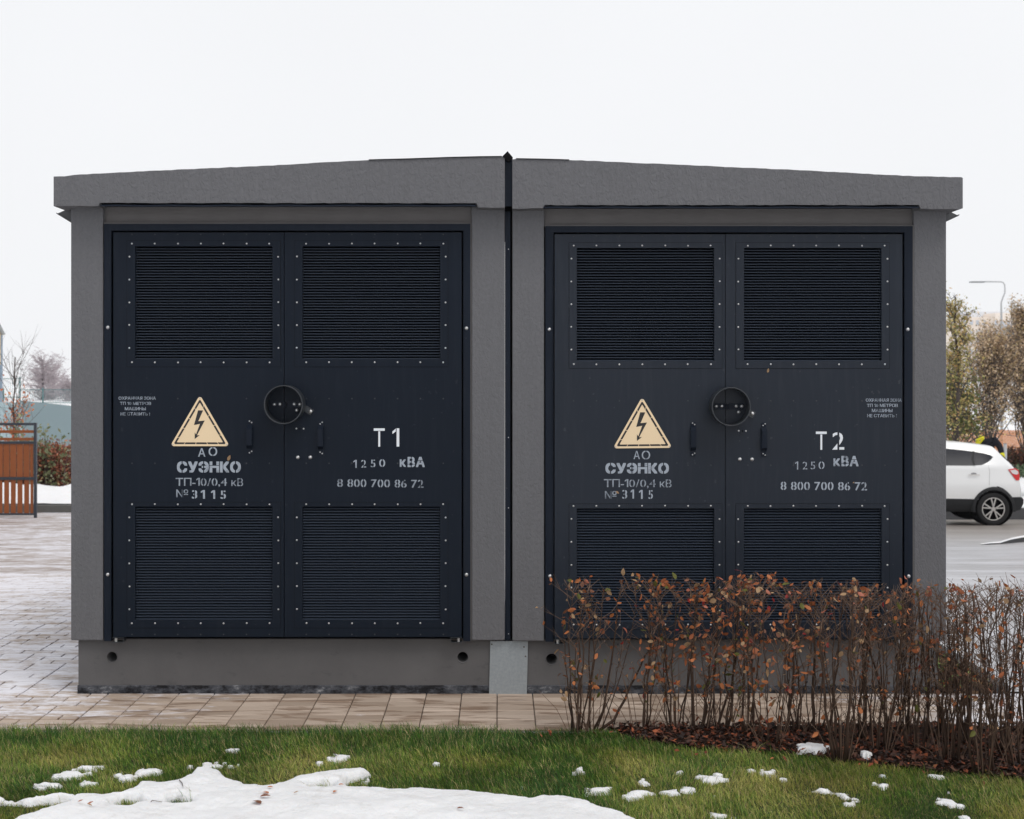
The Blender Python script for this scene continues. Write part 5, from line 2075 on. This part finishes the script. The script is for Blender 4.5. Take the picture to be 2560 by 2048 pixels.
# ================================================================== BEYOND THE SUBSTATION, RIGHT
yc0 = 19.4
KC = S * (D0 + yc0) / D0
XR = (2562 - 1247) * KC
GZ = CAMH + (935 - 1315) * KC
white = NT('white_car_paint')
fz = white.n('ShaderNodeSeparateXYZ'); white.l(white.coord(), fz.inputs[0])
dirt = white.math('MULTIPLY', white.math('SUBTRACT', 0.75, fz.outputs[2], ), 0.9, True)
dn = white.math('MULTIPLY', dirt, white.noise(6, 5, 0.6, white.coord()), True)
white.col(white.mix(dn, (0.80, 0.81, 0.82), lin(170, 150, 132)))
white.set(0.28, 0, 0.5)
white.b.inputs['Coat Weight'].default_value = 0.5
M['car_white'] = white.m
M['car_black'] = simple('black_cladding_plastic', (0.014, 0.015, 0.017), 0.6, spec=0.3)
M['glass_dark'] = simple('tinted_glass', (0.016, 0.018, 0.026), 0.18, spec=0.10, var=0.0)
M['tail_red'] = simple('red_lamp_lens', lin(200, 20, 26), 0.15, var=0.05)
M['tail_clear'] = simple('clear_lamp_lens', (0.65, 0.62, 0.63), 0.15, var=0.02)
M['alloy'] = simple('bright_alloy', (0.62, 0.60, 0.58), 0.3, 0.7)
M['rubber'] = simple('tyre_rubber', (0.018, 0.018, 0.019), 0.85, spec=0.2)


def car():
    root = thing('parked_car', 'white parked crossover with tinted windows and black sills', 'car', (XR - 2.15, yc0 + 0.9, GZ))
    top = [(0, .80), (.02, .98), (.08, 1.10), (.20, 1.24), (.31, 1.345), (.42, 1.475), (.47, 1.52), (.9, 1.575), (1.53, 1.635), (2.2, 1.635), (2.75, 1.54), (3.3, 1.15), (3.9, 1.03), (4.2, .88), (4.3, .66)]
    bot = [(0, .46), (.1, .30), (.3, .27), (4.0, .27), (4.2, .33), (4.3, .46)]
    ft = lambda u: float(np.interp(u, [t[0] for t in top], [t[1] for t in top]))
    fb = lambda u: float(np.interp(u, [t[0] for t in bot], [t[1] for t in bot]))

    def hw(u, z):
        w = 0.885 - 0.02 * abs(z - 0.8) / 0.4 + 0.012 * math.sin((z - 0.3) * 5)
        if z > 1.15: w -= (z - 1.15) * 0.52
        e = abs(u - 2.15) / 2.15
        w *= 1 - 0.20 * max(0, e - 0.55) ** 2 / 0.2
        if z < 0.4: w -= (0.4 - z) * 0.3
        return w
    K = 26
    us = list(np.concatenate([np.linspace(0, 0.5, 18), np.linspace(0.54, 4.3, 85)]))
    V, F, MI = [], [], []
    for u in us:
        zb, zt = fb(u), ft(u)
        ring = []
        for k in range(K + 1):
            z = zb + (zt - zb) * k / K
            w = hw(u, z)
            r_ = 0.14
            if z > zt - r_:
                s = (z - (zt - r_)) / r_
                w -= r_ * 1.3 * (1 - math.sqrt(max(0, 1 - s * s)))
            ring.append((w, z))
        crown = [(ring[-1][0] * 0.66, zt + 0.012), (ring[-1][0] * 0.33, zt + 0.018)]
        side = ring + crown
        full = [(-w, z) for w, z in side] + [(0, zt + 0.02)] + [(w, z) for w, z in reversed(side)]
        for (w, z) in full: V.append((XR - u, yc0 + 0.9 + w, GZ + z))
    n = len(V) // len(us)
    wheels = (0.60, 3.25)
    for i in range(len(us) - 1):
        for k in range(n):
            a, b = i * n + k, i * n + (k + 1) % n
            c = [V[q] for q in (a, b, b + n, a + n)]
            z = sum(q[2] for q in c) / 4 - GZ
            u = XR - sum(q[0] for q in c) / 4
            y = abs(sum(q[1] for q in c) / 4 - yc0 - 0.9)
            if k != n - 1 and z < 0.78 and any((u - w) ** 2 + (z - 0.33) ** 2 < 0.385 ** 2 for w in wheels): continue
            F.append((a, b, b + n, a + n))
            low = z < 0.53 or k == n - 1
            MI.append(1 if low else 0)
    F.append(tuple(range(n))); MI.append(0)
    e = (len(us) - 1) * n
    F.append(tuple(range(e + n - 1, e - 1, -1))); MI.append(0)
    mb = MB(); mb.v, mb.f, mb.mi = V, F, MI
    body = mb.build('body', [M['car_white'], M['car_black']], root, True)
    yc = yc0 + 0.9

    def panel(name, poly, mat, off=0.004, sides=(-1, 1), z_sub=10, parent=root, trim=None):
        """outline (u, z) laid on both flanks, following the body's curve"""
        for s in sides:
            bm = bmesh.new()
            vs = [bm.verts.new((u, 0, z)) for u, z in poly]
            bm.faces.new(vs)
            zs = [p[1] for p in poly]
            for q in range(1, z_sub):
                zc = min(zs) + (max(zs) - min(zs)) * q / z_sub
                bmesh.ops.bisect_plane(bm, geom=bm.verts[:] + bm.edges[:] + bm.faces[:], plane_co=(0, 0, zc), plane_no=(0, 0, 1))
            u0_, u1_ = min(p[0] for p in poly), max(p[0] for p in poly)
            for q in range(1, int((u1_ - u0_) / 0.07) + 1):
                bmesh.ops.bisect_plane(bm, geom=bm.verts[:] + bm.edges[:] + bm.faces[:], plane_co=(u0_ + q * 0.07, 0, 0), plane_no=(1, 0, 0))
            bmesh.ops.triangulate(bm, faces=bm.faces[:])
            mb = MB()
            bm.verts.ensure_lookup_table()
            mb.add([(XR - v.co.x, yc + s * (hw(v.co.x, v.co.z) + off), GZ + v.co.z) for v in bm.verts], [tuple(v.index for v in f.verts) for f in bm.faces])
            bm.free()
            mb.build(name, mat, parent)
    panel('window', [(.56, 1.335), (.62, 1.375), (.75, 1.41), (.95, 1.44), (1.20, 1.475), (1.53, 1.505), (1.60, 1.505), (1.60, 1.175), (1.0, 1.175), (.82, 1.185), (.70, 1.23), (.62, 1.28)], M['glass_dark'], 0.005)
    panel('window', [(1.66, 1.505), (2.2, 1.50), (2.62, 1.42), (2.95, 1.19), (1.66, 1.175)], M['glass_dark'], 0.005)
    panel('window_pillar', [(.915, 1.445), (.955, 1.45), (1.0, 1.30), (.99, 1.175), (.945, 1.175), (.955, 1.30)], M['car_black'], 0.008)
    panel('tail_light', [(.285, 1.095), (.13, 1.115), (.05, 1.075), (.035, .98), (.04, .88), (.115, .875), (.20, .985)], M['tail_red'], 0.012)
    panel('reversing_light', [(.245, 1.075), (.13, 1.09), (.07, 1.055), (.06, 1.01), (.10, .99), (.19, 1.01)], M['tail_clear'], 0.016)
    lp = simple('panel_gap', (0.25, 0.25, 0.26), 0.8)
    for (x, a, b) in ((0.665, .78, 1.17), (1.63, .53, 1.17), (2.68, .53, 1.17)):
        panel('door_gap', [(x + (0.0 if x > 1 else 0.02), a), (x + .006 + (0.0 if x > 1 else 0.02), a), (x + .006, b - .12), (x + .026, b), (x + .02, b), (x, b - .12)], lp, 0.002)
    for (hx, hz) in ((0.99, .995), (2.05, .995)):
        panel('door_handle', [(hx - .11, hz - .012), (hx + .11, hz - .012), (hx + .115, hz + .010), (hx - .115, hz + .012)], M['alloy'], 0.03, z_sub=2)
        panel('handle_recess', [(hx - .07, hz), (hx + .06, hz), (hx + .045, hz + .035), (hx, hz + .045), (hx - .05, hz + .035)], lp, 0.003, z_sub=2)
    for w in wheels:
        for s in (-1, 1):
            yw = yc + s * 0.885
            mb = MB()
            n_ = 40
            vs, fs = [], []
            for k in range(n_ + 1):
                a = math.pi * (-0.10 + 1.20 * k / n_)
                for q, o_ in ((0.365, 0.012), (0.425, 0.014), (0.432, -0.02), (0.36, -0.06)):
                    vs.append((XR - w + q * math.cos(a), yw + s * o_, max(GZ + 0.27, GZ + 0.33 + q * math.sin(a))))
            for k in range(n_):
                for e_ in range(3): fs.append((4 * k + e_, 4 * k + e_ + 1, 4 * (k + 1) + e_ + 1, 4 * (k + 1) + e_))
            mb.add(vs, fs)
            mb.build('wheel_arch', M['car_black'], root, True)
            mb = MB()
            mb.tube([(XR - w, yc + s * 0.5, GZ + 0.38), (XR - w, yw - s * 0.03, GZ + 0.38)], 0.40, 24)
            mb.build('wheel_well', M['black'], root)
            yo_ = yw - s * 0.02
            prof = [(0.22, 0.0), (0.235, 0.008), (0.27, 0.012), (0.305, 0.006), (0.325, -0.02), (0.327, -0.10), (0.325, -0.18), (0.30, -0.21), (0.22, -0.21)]
            mb = MB()
            vs, fs = [], []
            n2 = 44
            for k in range(n2):
                a = 2 * math.pi * k / n2
                for q, o_ in prof: vs.append((XR - w + q * math.cos(a), yo_ + s * o_, GZ + 0.327 + q * math.sin(a)))
            m = len(prof)
            for k in range(n2):
                for e_ in range(m - 1): fs.append((m * k + e_, m * k + e_ + 1, m * ((k + 1) % n2) + e_ + 1, m * ((k + 1) % n2) + e_))
            mb.add(vs, fs)
            wh = mb.build('wheel', M['rubber'], root, True)
            c = Vector((XR - w, yo_, GZ + 0.327))
            mb = MB()
            mb.tube([c + Vector((0, -s * 0.05, 0)), c + Vector((0, -s * 0.16, 0))], 0.215, 28, 1)
            for k in range(10):                       # five split spokes
                a = 2 * math.pi * (k // 2) / 5 + (0.21 if k % 2 else -0.21) + 0.3
                d = Vector((math.cos(a), 0, math.sin(a)))
                a0 = 2 * math.pi * (k // 2) / 5 + 0.3
                d0 = Vector((math.cos(a0), 0, math.sin(a0)))
                t_ = Vector((-math.sin(a), 0, math.cos(a))) * 0.011
                p0, p1 = c + d0 * 0.035, c + d * 0.213
                y0_, y1_ = s * 0.004, -s * 0.02
                o0, o1 = Vector((0, y0_, 0)), Vector((0, y1_, 0))
                vs = [p0 - t_ + o0, p0 + t_ + o0, p1 + t_ + o0, p1 - t_ + o0, p0 - t_ + o1, p0 + t_ + o1, p1 + t_ + o1, p1 - t_ + o1]
                mb.add(vs, [(0, 1, 2, 3), (4, 7, 6, 5), (0, 4, 5, 1), (1, 5, 6, 2), (2, 6, 7, 3), (3, 7, 4, 0)])
            mb.tube([c + Vector((0, s * 0.008, 0)), c + Vector((0, -s * 0.03, 0))], 0.04, 16)
            ring, n3 = [], 40
            vs = []
            for k in range(n3):
                a = 2 * math.pi * k / n3
                for q, o_ in ((0.208, 0.004), (0.224, 0.004), (0.224, -0.04), (0.208, -0.04)): vs.append(c + Vector((q * math.cos(a), s * o_, q * math.sin(a))))
            mb.add(vs, [(4 * k + e_, 4 * k + (e_ + 1) % 4, 4 * ((k + 1) % n3) + (e_ + 1) % 4, 4 * ((k + 1) % n3) + e_) for k in range(n3) for e_ in range(4)])
            mb.build('rim', [M['alloy'], M['black']], wh)
    # rear bumper lower part, rear window, mirror
    mb = MB()
    mb.prism_y([(XR - .02, GZ + .55), (XR + .018, GZ + .50), (XR + 0.01, GZ + .42), (XR - .05, GZ + .30), (XR - .2, GZ + .28), (XR - .2, GZ + .55)][::-1], yc - .80, yc + .80)
    mb.build('bumper', M['car_black'], root)
    mb = MB()
    mb.add([(XR - .325, yc - .56, GZ + 1.37), (XR - .325, yc + .56, GZ + 1.37), (XR - .075, yc + .66, GZ + 1.105), (XR - .075, yc - .66, GZ + 1.105)], [(0, 1, 2, 3)])
    mb.build('rear_window', M['glass_dark'], root)
    mb = MB()
    mb.tube([(XR - 2.75, yc - .86, GZ + 1.2), (XR - 2.75, yc - .95, GZ + 1.22), (XR - 2.75, yc - 1.05, GZ + 1.22)], [0.03, .09, .05], 8)
    mb.build('wing_mirror', M['car_white'], root, True)


car()

# street lamp far behind the trees
yl = 47.0
kl = S * (D0 + yl) / D0
lm = thing('street_lamp', 'tall grey street lamp with long bent arm above the trees', 'street lamp', (P(2504, 0, yl).x, yl, -1.3))
pts = [(2504, 1180), (2504, 860), (2503.5, 790), (2503, 757), (2507, 745), (2512, 733), (2512.5, 722), (2511.5, 712), (2508, 706.5), (2503, 704.8), (2462, 704.5)]
q = [P(a, b, yl) for a, b in pts]
q[0].z = -1.3
mb = MB(); mb.tube(q, [0.06, 0.055, 0.045, .03, .03, .028, .026, .025, .025, .025, .024], 8)
mb.build('pole', simple('lamp_pole_metal', lin(170, 172, 174), 0.5), lm, True)
a, b = P(2464, 703.3, yl - .15), P(2428, 706.3, yl - .15)
mb = MB(); mb.box((b.x, yl - .14, b.z), (a.x, yl + .14, a.z)); bevel(mb.build('lamp_head', simple('lamp_head_grey', lin(110, 114, 118), 0.5), lm), 0.02)

# grey bollard post behind the car
mb = MB(); yp_ = 27.0
p = P(2513, 0, yp_); gp = thing('grey_post', 'short pale grey post standing behind the white car', 'post', (p.x, yp_, -1.3))
mb.tube([(p.x, yp_, -1.3), (p.x, yp_, P(0, 1110, yp_).z)], 0.042, 12); mb.build('pipe', simple('galvanised_pipe', lin(168, 170, 174), 0.5), gp, True)
mb = MB(); mb.tube([(p.x, yp_, P(0, 1110, yp_).z), (p.x, yp_, P(0, 1108.6, yp_).z)], 0.046, 12); mb.build('cap', simple('pipe_cap', lin(130, 132, 136), 0.5), gp, True)

# slatted orange fence
yf = 40.0
kf = S * (D0 + yf) / D0
wf = thing('wooden_fence', 'orange vertical slat fence behind the white car and trees', 'fence', (P(2450, 0, yf).x, yf, -1.3))
mb = MB()
px = 2330.0
r = random.Random(3)
while px < 2760:
    x = (px - 1247) * kf
    w = 2.9 * kf
    zt_ = CAMH + (935 - 1075 - r.uniform(-1, 1)) * kf
    mb.box((x, yf, -1.35), (x + w, yf + 0.02, zt_))
    px += 3.9
f_ = mb.build('slats', M['wood_pale'], wf)
f_['kind'] = 'stuff'
for z_ in (1084, 1118):
    mb = MB(); mb.box(((2330 - 1247) * kf, yf + 0.022, CAMH + (935 - z_ - 2) * kf), ((2760 - 1247) * kf, yf + 0.06, CAMH + (935 - z_) * kf)); mb.build('rail', M['wood_pale'], wf)

# kerbs and snow on the far side of the road
ks = GZ + (-0.0)
mb = MB()
yk2 = 22.6
z = float(terrain(12, yk2))
mb.box((8.0, yk2, z - .3), (30, yk2 + .18, z + .17))
tag(mb.build('road_kerb', M['kerb']), 'dark kerb under fresh snow behind the white car', 'kerb')
tag(sheet('roadside_snow', np.linspace(7.6, 40, 120), np.linspace(yk2 + .17, yk2 + 16, 50), 0.0, M['snow'],
          zf=lambda x, y: (z - terrain(x, y)) + 0.19 + 0.25 * vnoise(x, y, 0.8) * np.clip((y - yk2 - 1) / 3, 0, 1)), kind='structure')
# end of a traffic island with a low kerb
ti = thing('traffic_island', 'low snowy kerbed island end on the icy road', 'traffic island', (P(2530, 0, 15).x, 15, 0))
gA, gB = Vector((0, 0, 0)), Vector((0, 0, 0))


def RG(px, py):
    """pixel -> the sloping road"""
    y = 5.0
    for _ in range(60):
        d = D0 + y
        x = (px - 1247) * S * d / D0
        zt__ = float(terrain(x, y))
        d2 = (CAMH - zt__) * D0 / (S * (py - 935))
        y += (d2 - D0 - y) * 0.35
    return Vector(((px - 1247) * S * (D0 + y) / D0, y, float(terrain((px - 1247) * S * (D0 + y) / D0, y))))


line = [(2452, 1363.5), (2475, 1362.5), (2500, 1361.5), (2530, 1359), (2560, 1356), (2640, 1348)]
back = [(2452, 1362.5), (2475, 1360.5), (2500, 1358.5), (2530, 1355.5), (2560, 1352), (2640, 1343)]
hts = [0.01, 0.02, 0.02, 0.06, 0.075, 0.08]
mb, ms = MB(), MB()
L_ = [RG(*q) for q in line]
B_ = [RG(*q) for q in back]
for i in range(5):
    a, b, c, d = L_[i], L_[i + 1], B_[i + 1], B_[i]
    up = lambda v, h: Vector((v.x, v.y, v.z + h))
    mb.add([up(a, -.1), up(b, -.1), up(b, hts[i + 1]), up(a, hts[i])], [(0, 1, 2, 3)])
    ms.add([up(a, hts[i] + .004), up(b, hts[i + 1] + .004), up(c, hts[i + 1] + .008), up(d, hts[i] + .008), up(c, -.1), up(d, -.1)], [(0, 1, 2, 3), (3, 2, 4, 5)])
mb.build('kerb_face', M['kerb'], ti)
ms.build('snow_cover', M['snow_clean'], ti)


# trees behind the car
def crown_tree(px, y, label, name, top_py, halfw, seed, cols, nleaf, lsize, upright, trunkr=0.07, lowpy=1078, nb=46, group=None):
    r = random.Random(seed)
    k = S * (D0 + y) / D0
    x = (px - 1247) * k
    gz = float(terrain(x, min(y, 25)))
    base = Vector((x, y, gz))
    H_ = CAMH + (935 - top_py) * k - gz
    root = thing(name, label, 'tree', tuple(base), group)
    tr = MB()
    tp = [base + Vector((r.gauss(0, .05) * i / 6, r.gauss(0, .05) * i / 6, H_ * 0.9 * i / 6)) for i in range(7)]
    tr.tube(tp, [trunkr * (1 - 0.13 * i) for i in range(7)], 7)
    tr.build('trunk', TREE_TW, root, True)
    br = MB()
    pts = []
    for i in range(nb):
        t = r.uniform(0.12, 0.96)
        a = r.uniform(0, 6.28)
        f = t * 6
        j = min(int(f), 5)
        p = tp[j].lerp(tp[j + 1], f - j)
        reach = halfw * k * (1.25 - 0.95 * t) * r.uniform(0.45, 1.05) / max(0.35, math.cos(math.atan(upright)))
        q = polytwig(br, p, Vector((math.cos(a), math.sin(a), upright)), reach, 0.022 * (1.2 - t), 6, r, 0.16, 0.05)
        tw = [q[2 + s % 4] for s in range(7)]
        allq = list(q[1:])
        for s in tw:
            q2 = polytwig(br, s, Vector((r.gauss(0, .8), r.gauss(0, .8), upright * 0.7)), reach * 0.38, 0.008, 4, r, 0.25)
            allq += q2
        pts.append(allq)
    br.build('branches', TREE_TW, root)
    L = []
    dens = [r.random() ** 1.2 + 0.12 for _ in pts]
    for n_ in range(nleaf):
        q = r.choices(pts, dens)[0]
        p = r.choice(q)
        if p.z < CAMH + (935 - lowpy - r.uniform(-14, 10)) * k and r.random() < 0.88: continue
        L.append(p + Vector((r.gauss(0, .09), r.gauss(0, .09), r.gauss(0, .09))) * (k / 0.012))
    leaf_cloud('crown', root, L, lsize, cols, 0.3, seed)
    return root


OLIVE = [lin(184, 172, 110), lin(158, 152, 92), lin(204, 182, 118), lin(132, 130, 80), lin(194, 160, 108)]
WILLOW = [lin(206, 180, 150), lin(180, 154, 124), lin(154, 130, 102), lin(214, 192, 164), lin(168, 148, 104)]
crown_tree(2392, 25.5, 'slender tree with olive yellow leaves beside the substation wall', 'leafy_tree', 684, 100, 51, OLIVE, 3400, 0.075, 1.3, nb=54)
crown_tree(2395, 29.0, 'low bushy green tree behind the roof of the white car', 'leafy_tree', 905, 120, 54, [lin(104, 116, 60), lin(88, 98, 54), lin(120, 122, 70), lin(136, 112, 74)], 9000, 0.10, 0.5, nb=46)
crown_tree(2475, 33.0, 'brown willow thicket behind the grey post', 'brown_willow', 840, 105, 52, WILLOW, 9000, 0.085, 2.4, nb=80, lowpy=1100, group='brown willows behind the car')
crown_tree(2562, 34.0, 'tallest brown willow at the right photo edge', 'brown_willow', 772, 100, 53, WILLOW, 10500, 0.085, 2.6, nb=110, lowpy=1105, group='brown willows behind the car')
crown_tree(2615, 36.0, 'brown willow mostly beyond the right photo edge', 'brown_willow', 780, 110, 55, WILLOW, 9000, 0.13, 1.9, nb=60, group='brown willows behind the car')

# dark clipped hedge under the fence at the right
dh = thing('low_hedge', 'dark reddish low hedge right of the grey post', 'hedge', (P(2560, 0, 31).x, 31, -1.1))
r = random.Random(77)
kk = S * (D0 + 31) / D0
pts = [Vector(((r.uniform(2508, 2700) - 1247) * kk, 31 + r.uniform(-.3, .3), r.uniform(-1.2, CAMH + (935 - 1122) * kk))) for _ in range(6000)]
mb = MB()
for i in range(60):
    x = (2508 + i * 3.2 - 1247) * kk
    polytwig(mb, Vector((x, 31, -1.3)), Vector((r.gauss(0, .1), 0, 1)), 1.2, .01, 4, r, .1)
mb.build('branches', TREE_TW, dh)
leaf_cloud('foliage', dh, pts, 0.10, [lin(90, 58, 46), lin(70, 50, 44), lin(112, 70, 52), lin(78, 74, 50)], 0, 4)
gh = thing('low_hedge', 'low green hedge at the right photo edge behind the car boot', 'hedge', (P(2590, 0, 25).x, 25, -1.2))
kk = S * (D0 + 25.2) / D0
pts = [Vector(((r.uniform(2530, 2680) - 1247) * kk, 25.2 + r.uniform(-.3, .3), r.uniform(CAMH + (935 - 1190) * kk, CAMH + (935 - 1166) * kk))) for _ in range(2500)]
leaf_cloud('foliage', gh, pts, 0.08, [lin(92, 112, 82), lin(70, 92, 62), lin(120, 134, 108)], 0, 5)


# far apartment block, distance haze painted into its pale wall and window colours
M['block'] = simple('haze_paled_stucco_block', lin(236, 222, 208), 0.9, var=0.04, scale=0.3)
M['block_w'] = simple('haze_paled_block_glass', lin(186, 194, 206), 0.5, var=0.1)
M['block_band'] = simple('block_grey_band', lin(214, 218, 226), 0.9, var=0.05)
ya = 560.0
ka = S * (D0 + ya) / D0
ab = thing('apartment_building', 'pale hazy apartment block far behind the trees', 'building', (P(2520, 0, ya).x, ya, -1.5))
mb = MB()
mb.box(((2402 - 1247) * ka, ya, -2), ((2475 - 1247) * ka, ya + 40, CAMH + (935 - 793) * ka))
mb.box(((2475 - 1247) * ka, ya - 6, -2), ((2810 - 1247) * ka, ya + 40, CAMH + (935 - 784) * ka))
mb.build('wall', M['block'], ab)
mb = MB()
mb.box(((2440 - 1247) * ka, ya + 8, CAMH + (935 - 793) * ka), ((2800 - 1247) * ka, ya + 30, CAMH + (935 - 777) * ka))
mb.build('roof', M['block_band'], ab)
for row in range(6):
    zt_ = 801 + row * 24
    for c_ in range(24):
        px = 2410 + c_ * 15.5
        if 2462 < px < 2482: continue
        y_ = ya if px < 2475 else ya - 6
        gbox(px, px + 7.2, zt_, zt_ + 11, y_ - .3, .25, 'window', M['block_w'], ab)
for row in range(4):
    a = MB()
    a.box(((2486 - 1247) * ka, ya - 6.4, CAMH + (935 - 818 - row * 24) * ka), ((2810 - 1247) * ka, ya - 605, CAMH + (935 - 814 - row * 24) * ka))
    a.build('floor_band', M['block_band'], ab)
# distant left skyline block outside the birches is open sky


# worker bending behind the car
def worker():
    y = 26.0
    k = S * (D0 + y) / D0
    gz = float(terrain(10, y))
    x = (2466 - 1247) * k
    root = thing('person', 'person in black jacket with yellow hood bending behind the white car', 'person', (x, y, gz))
    top = CAMH + (935 - 1084) * k - gz         # height of the bent back
    def skin(name, verts, edges, radii, mat, lvl=2):
        me = bpy.data.meshes.new(name)
        me.from_pydata([tuple(Vector(v) + Vector((x, y, gz)) - root.location) for v in verts], edges, [])
        o = bpy.data.objects.new(name, me)
        COL.objects.link(o)
        o.parent = root
        me.materials.append(mat)
        m = o.modifiers.new('skin', 'SKIN')
        m.use_smooth_shade = True
        for v, r_ in zip(me.skin_vertices[0].data, radii): v.radius = (r_, r_)
        me.skin_vertices[0].data[0].use_root = True
        s = o.modifiers.new('sub', 'SUBSURF'); s.levels = lvl; s.render_levels = lvl
        return o
    h = top
    navy = simple('black_navy_workwear', (0.012, 0.013, 0.020), 0.8, spec=0.2)
    hi = simple('yellow_reflective_fabric', lin(214, 206, 20), 0.7, var=0.1)
    skinm = simple('skin', lin(196, 150, 128), 0.6)
    # 0 pelvis ... torso leaning to the left, shoulders, arms hanging, legs
    V = [(0.10, 0, h * .60), (0.06, 0, h * .72), (0.0, 0, h * .84), (-0.06, -.02, h * .90), (-0.14, -.04, h * .885), (-0.18, -.06, h * .86),
         (0.14, -.10, h * .90), (0.26, -.14, h * .84), (0.30, -.20, h * .72), (0.28, -.26, h * .60),
         (-0.12, .14, h * .84), (-0.20, .20, h * .68), (-0.24, .26, h * .54),
         (0.06, -.11, h * .56), (0.10, -.13, h * .32), (0.05, -.13, h * .06), (-0.05, -.15, h * .03),
         (0.14, .11, h * .56), (0.18, .12, h * .32), (0.16, .12, h * .06), (0.06, .13, h * .03)]
    E = [(0, 1), (1, 2), (2, 3), (3, 4), (4, 5), (3, 6), (6, 7), (7, 8), (8, 9), (3, 10), (10, 11), (11, 12), (0, 13), (13, 14), (14, 15), (15, 16), (0, 17), (17, 18), (18, 19), (19, 20)]
    Rr = [.16, .17, .185, .17, .08, .06, .12, .085, .07, .04, .11, .075, .045, .12, .085, .06, .05, .12, .085, .06, .05]
    skin('body', V, E, Rr, navy)
    skin('hood', [(-0.10, -.10, h * .955), (-0.17, -.12, h * .94), (-0.24, -.12, h * .89), (-0.27, -.12, h * .83)], [(0, 1), (1, 2), (2, 3)], [.06, .085, .08, .05], hi)
    skin('cuff', [(0.305, -.20, h * .74), (0.295, -.23, h * .68), (0.28, -.26, h * .62)], [(0, 1), (1, 2)], [.074, .072, .066], hi)
    skin('face', [(-0.27, -.09, h * .88), (-0.305, -.09, h * .84)], [(0, 1)], [.06, .05], skinm)
    skin('hand', [(0.275, -.265, h * .60), (0.27, -.28, h * .55), (0.262, -.29, h * .50)], [(0, 1), (1, 2)], [.035, .035, .02], skinm)


worker()

# ================================================================== AIR
hz = MB()
hz.box((-160, -12, -8.0), (330, 660, 34.0))
ho = hz.build('haze', simple('x', (1, 1, 1)))
hm = bpy.data.materials.new('winter_haze')
hm.use_nodes = True
hm.node_tree.nodes.clear()
out = hm.node_tree.nodes.new('ShaderNodeOutputMaterial')
pv = hm.node_tree.nodes.new('ShaderNodeVolumePrincipled')
pv.inputs['Color'].default_value = (0.96, 0.97, 1.0, 1)
pv.inputs['Density'].default_value = 0.00022
pv.inputs['Anisotropy'].default_value = 0.2
hm.node_tree.links.new(pv.outputs[0], out.inputs['Volume'])
ho.data.materials.clear()
ho.data.materials.append(hm)
tag(ho, kind='stuff')
print('all done')
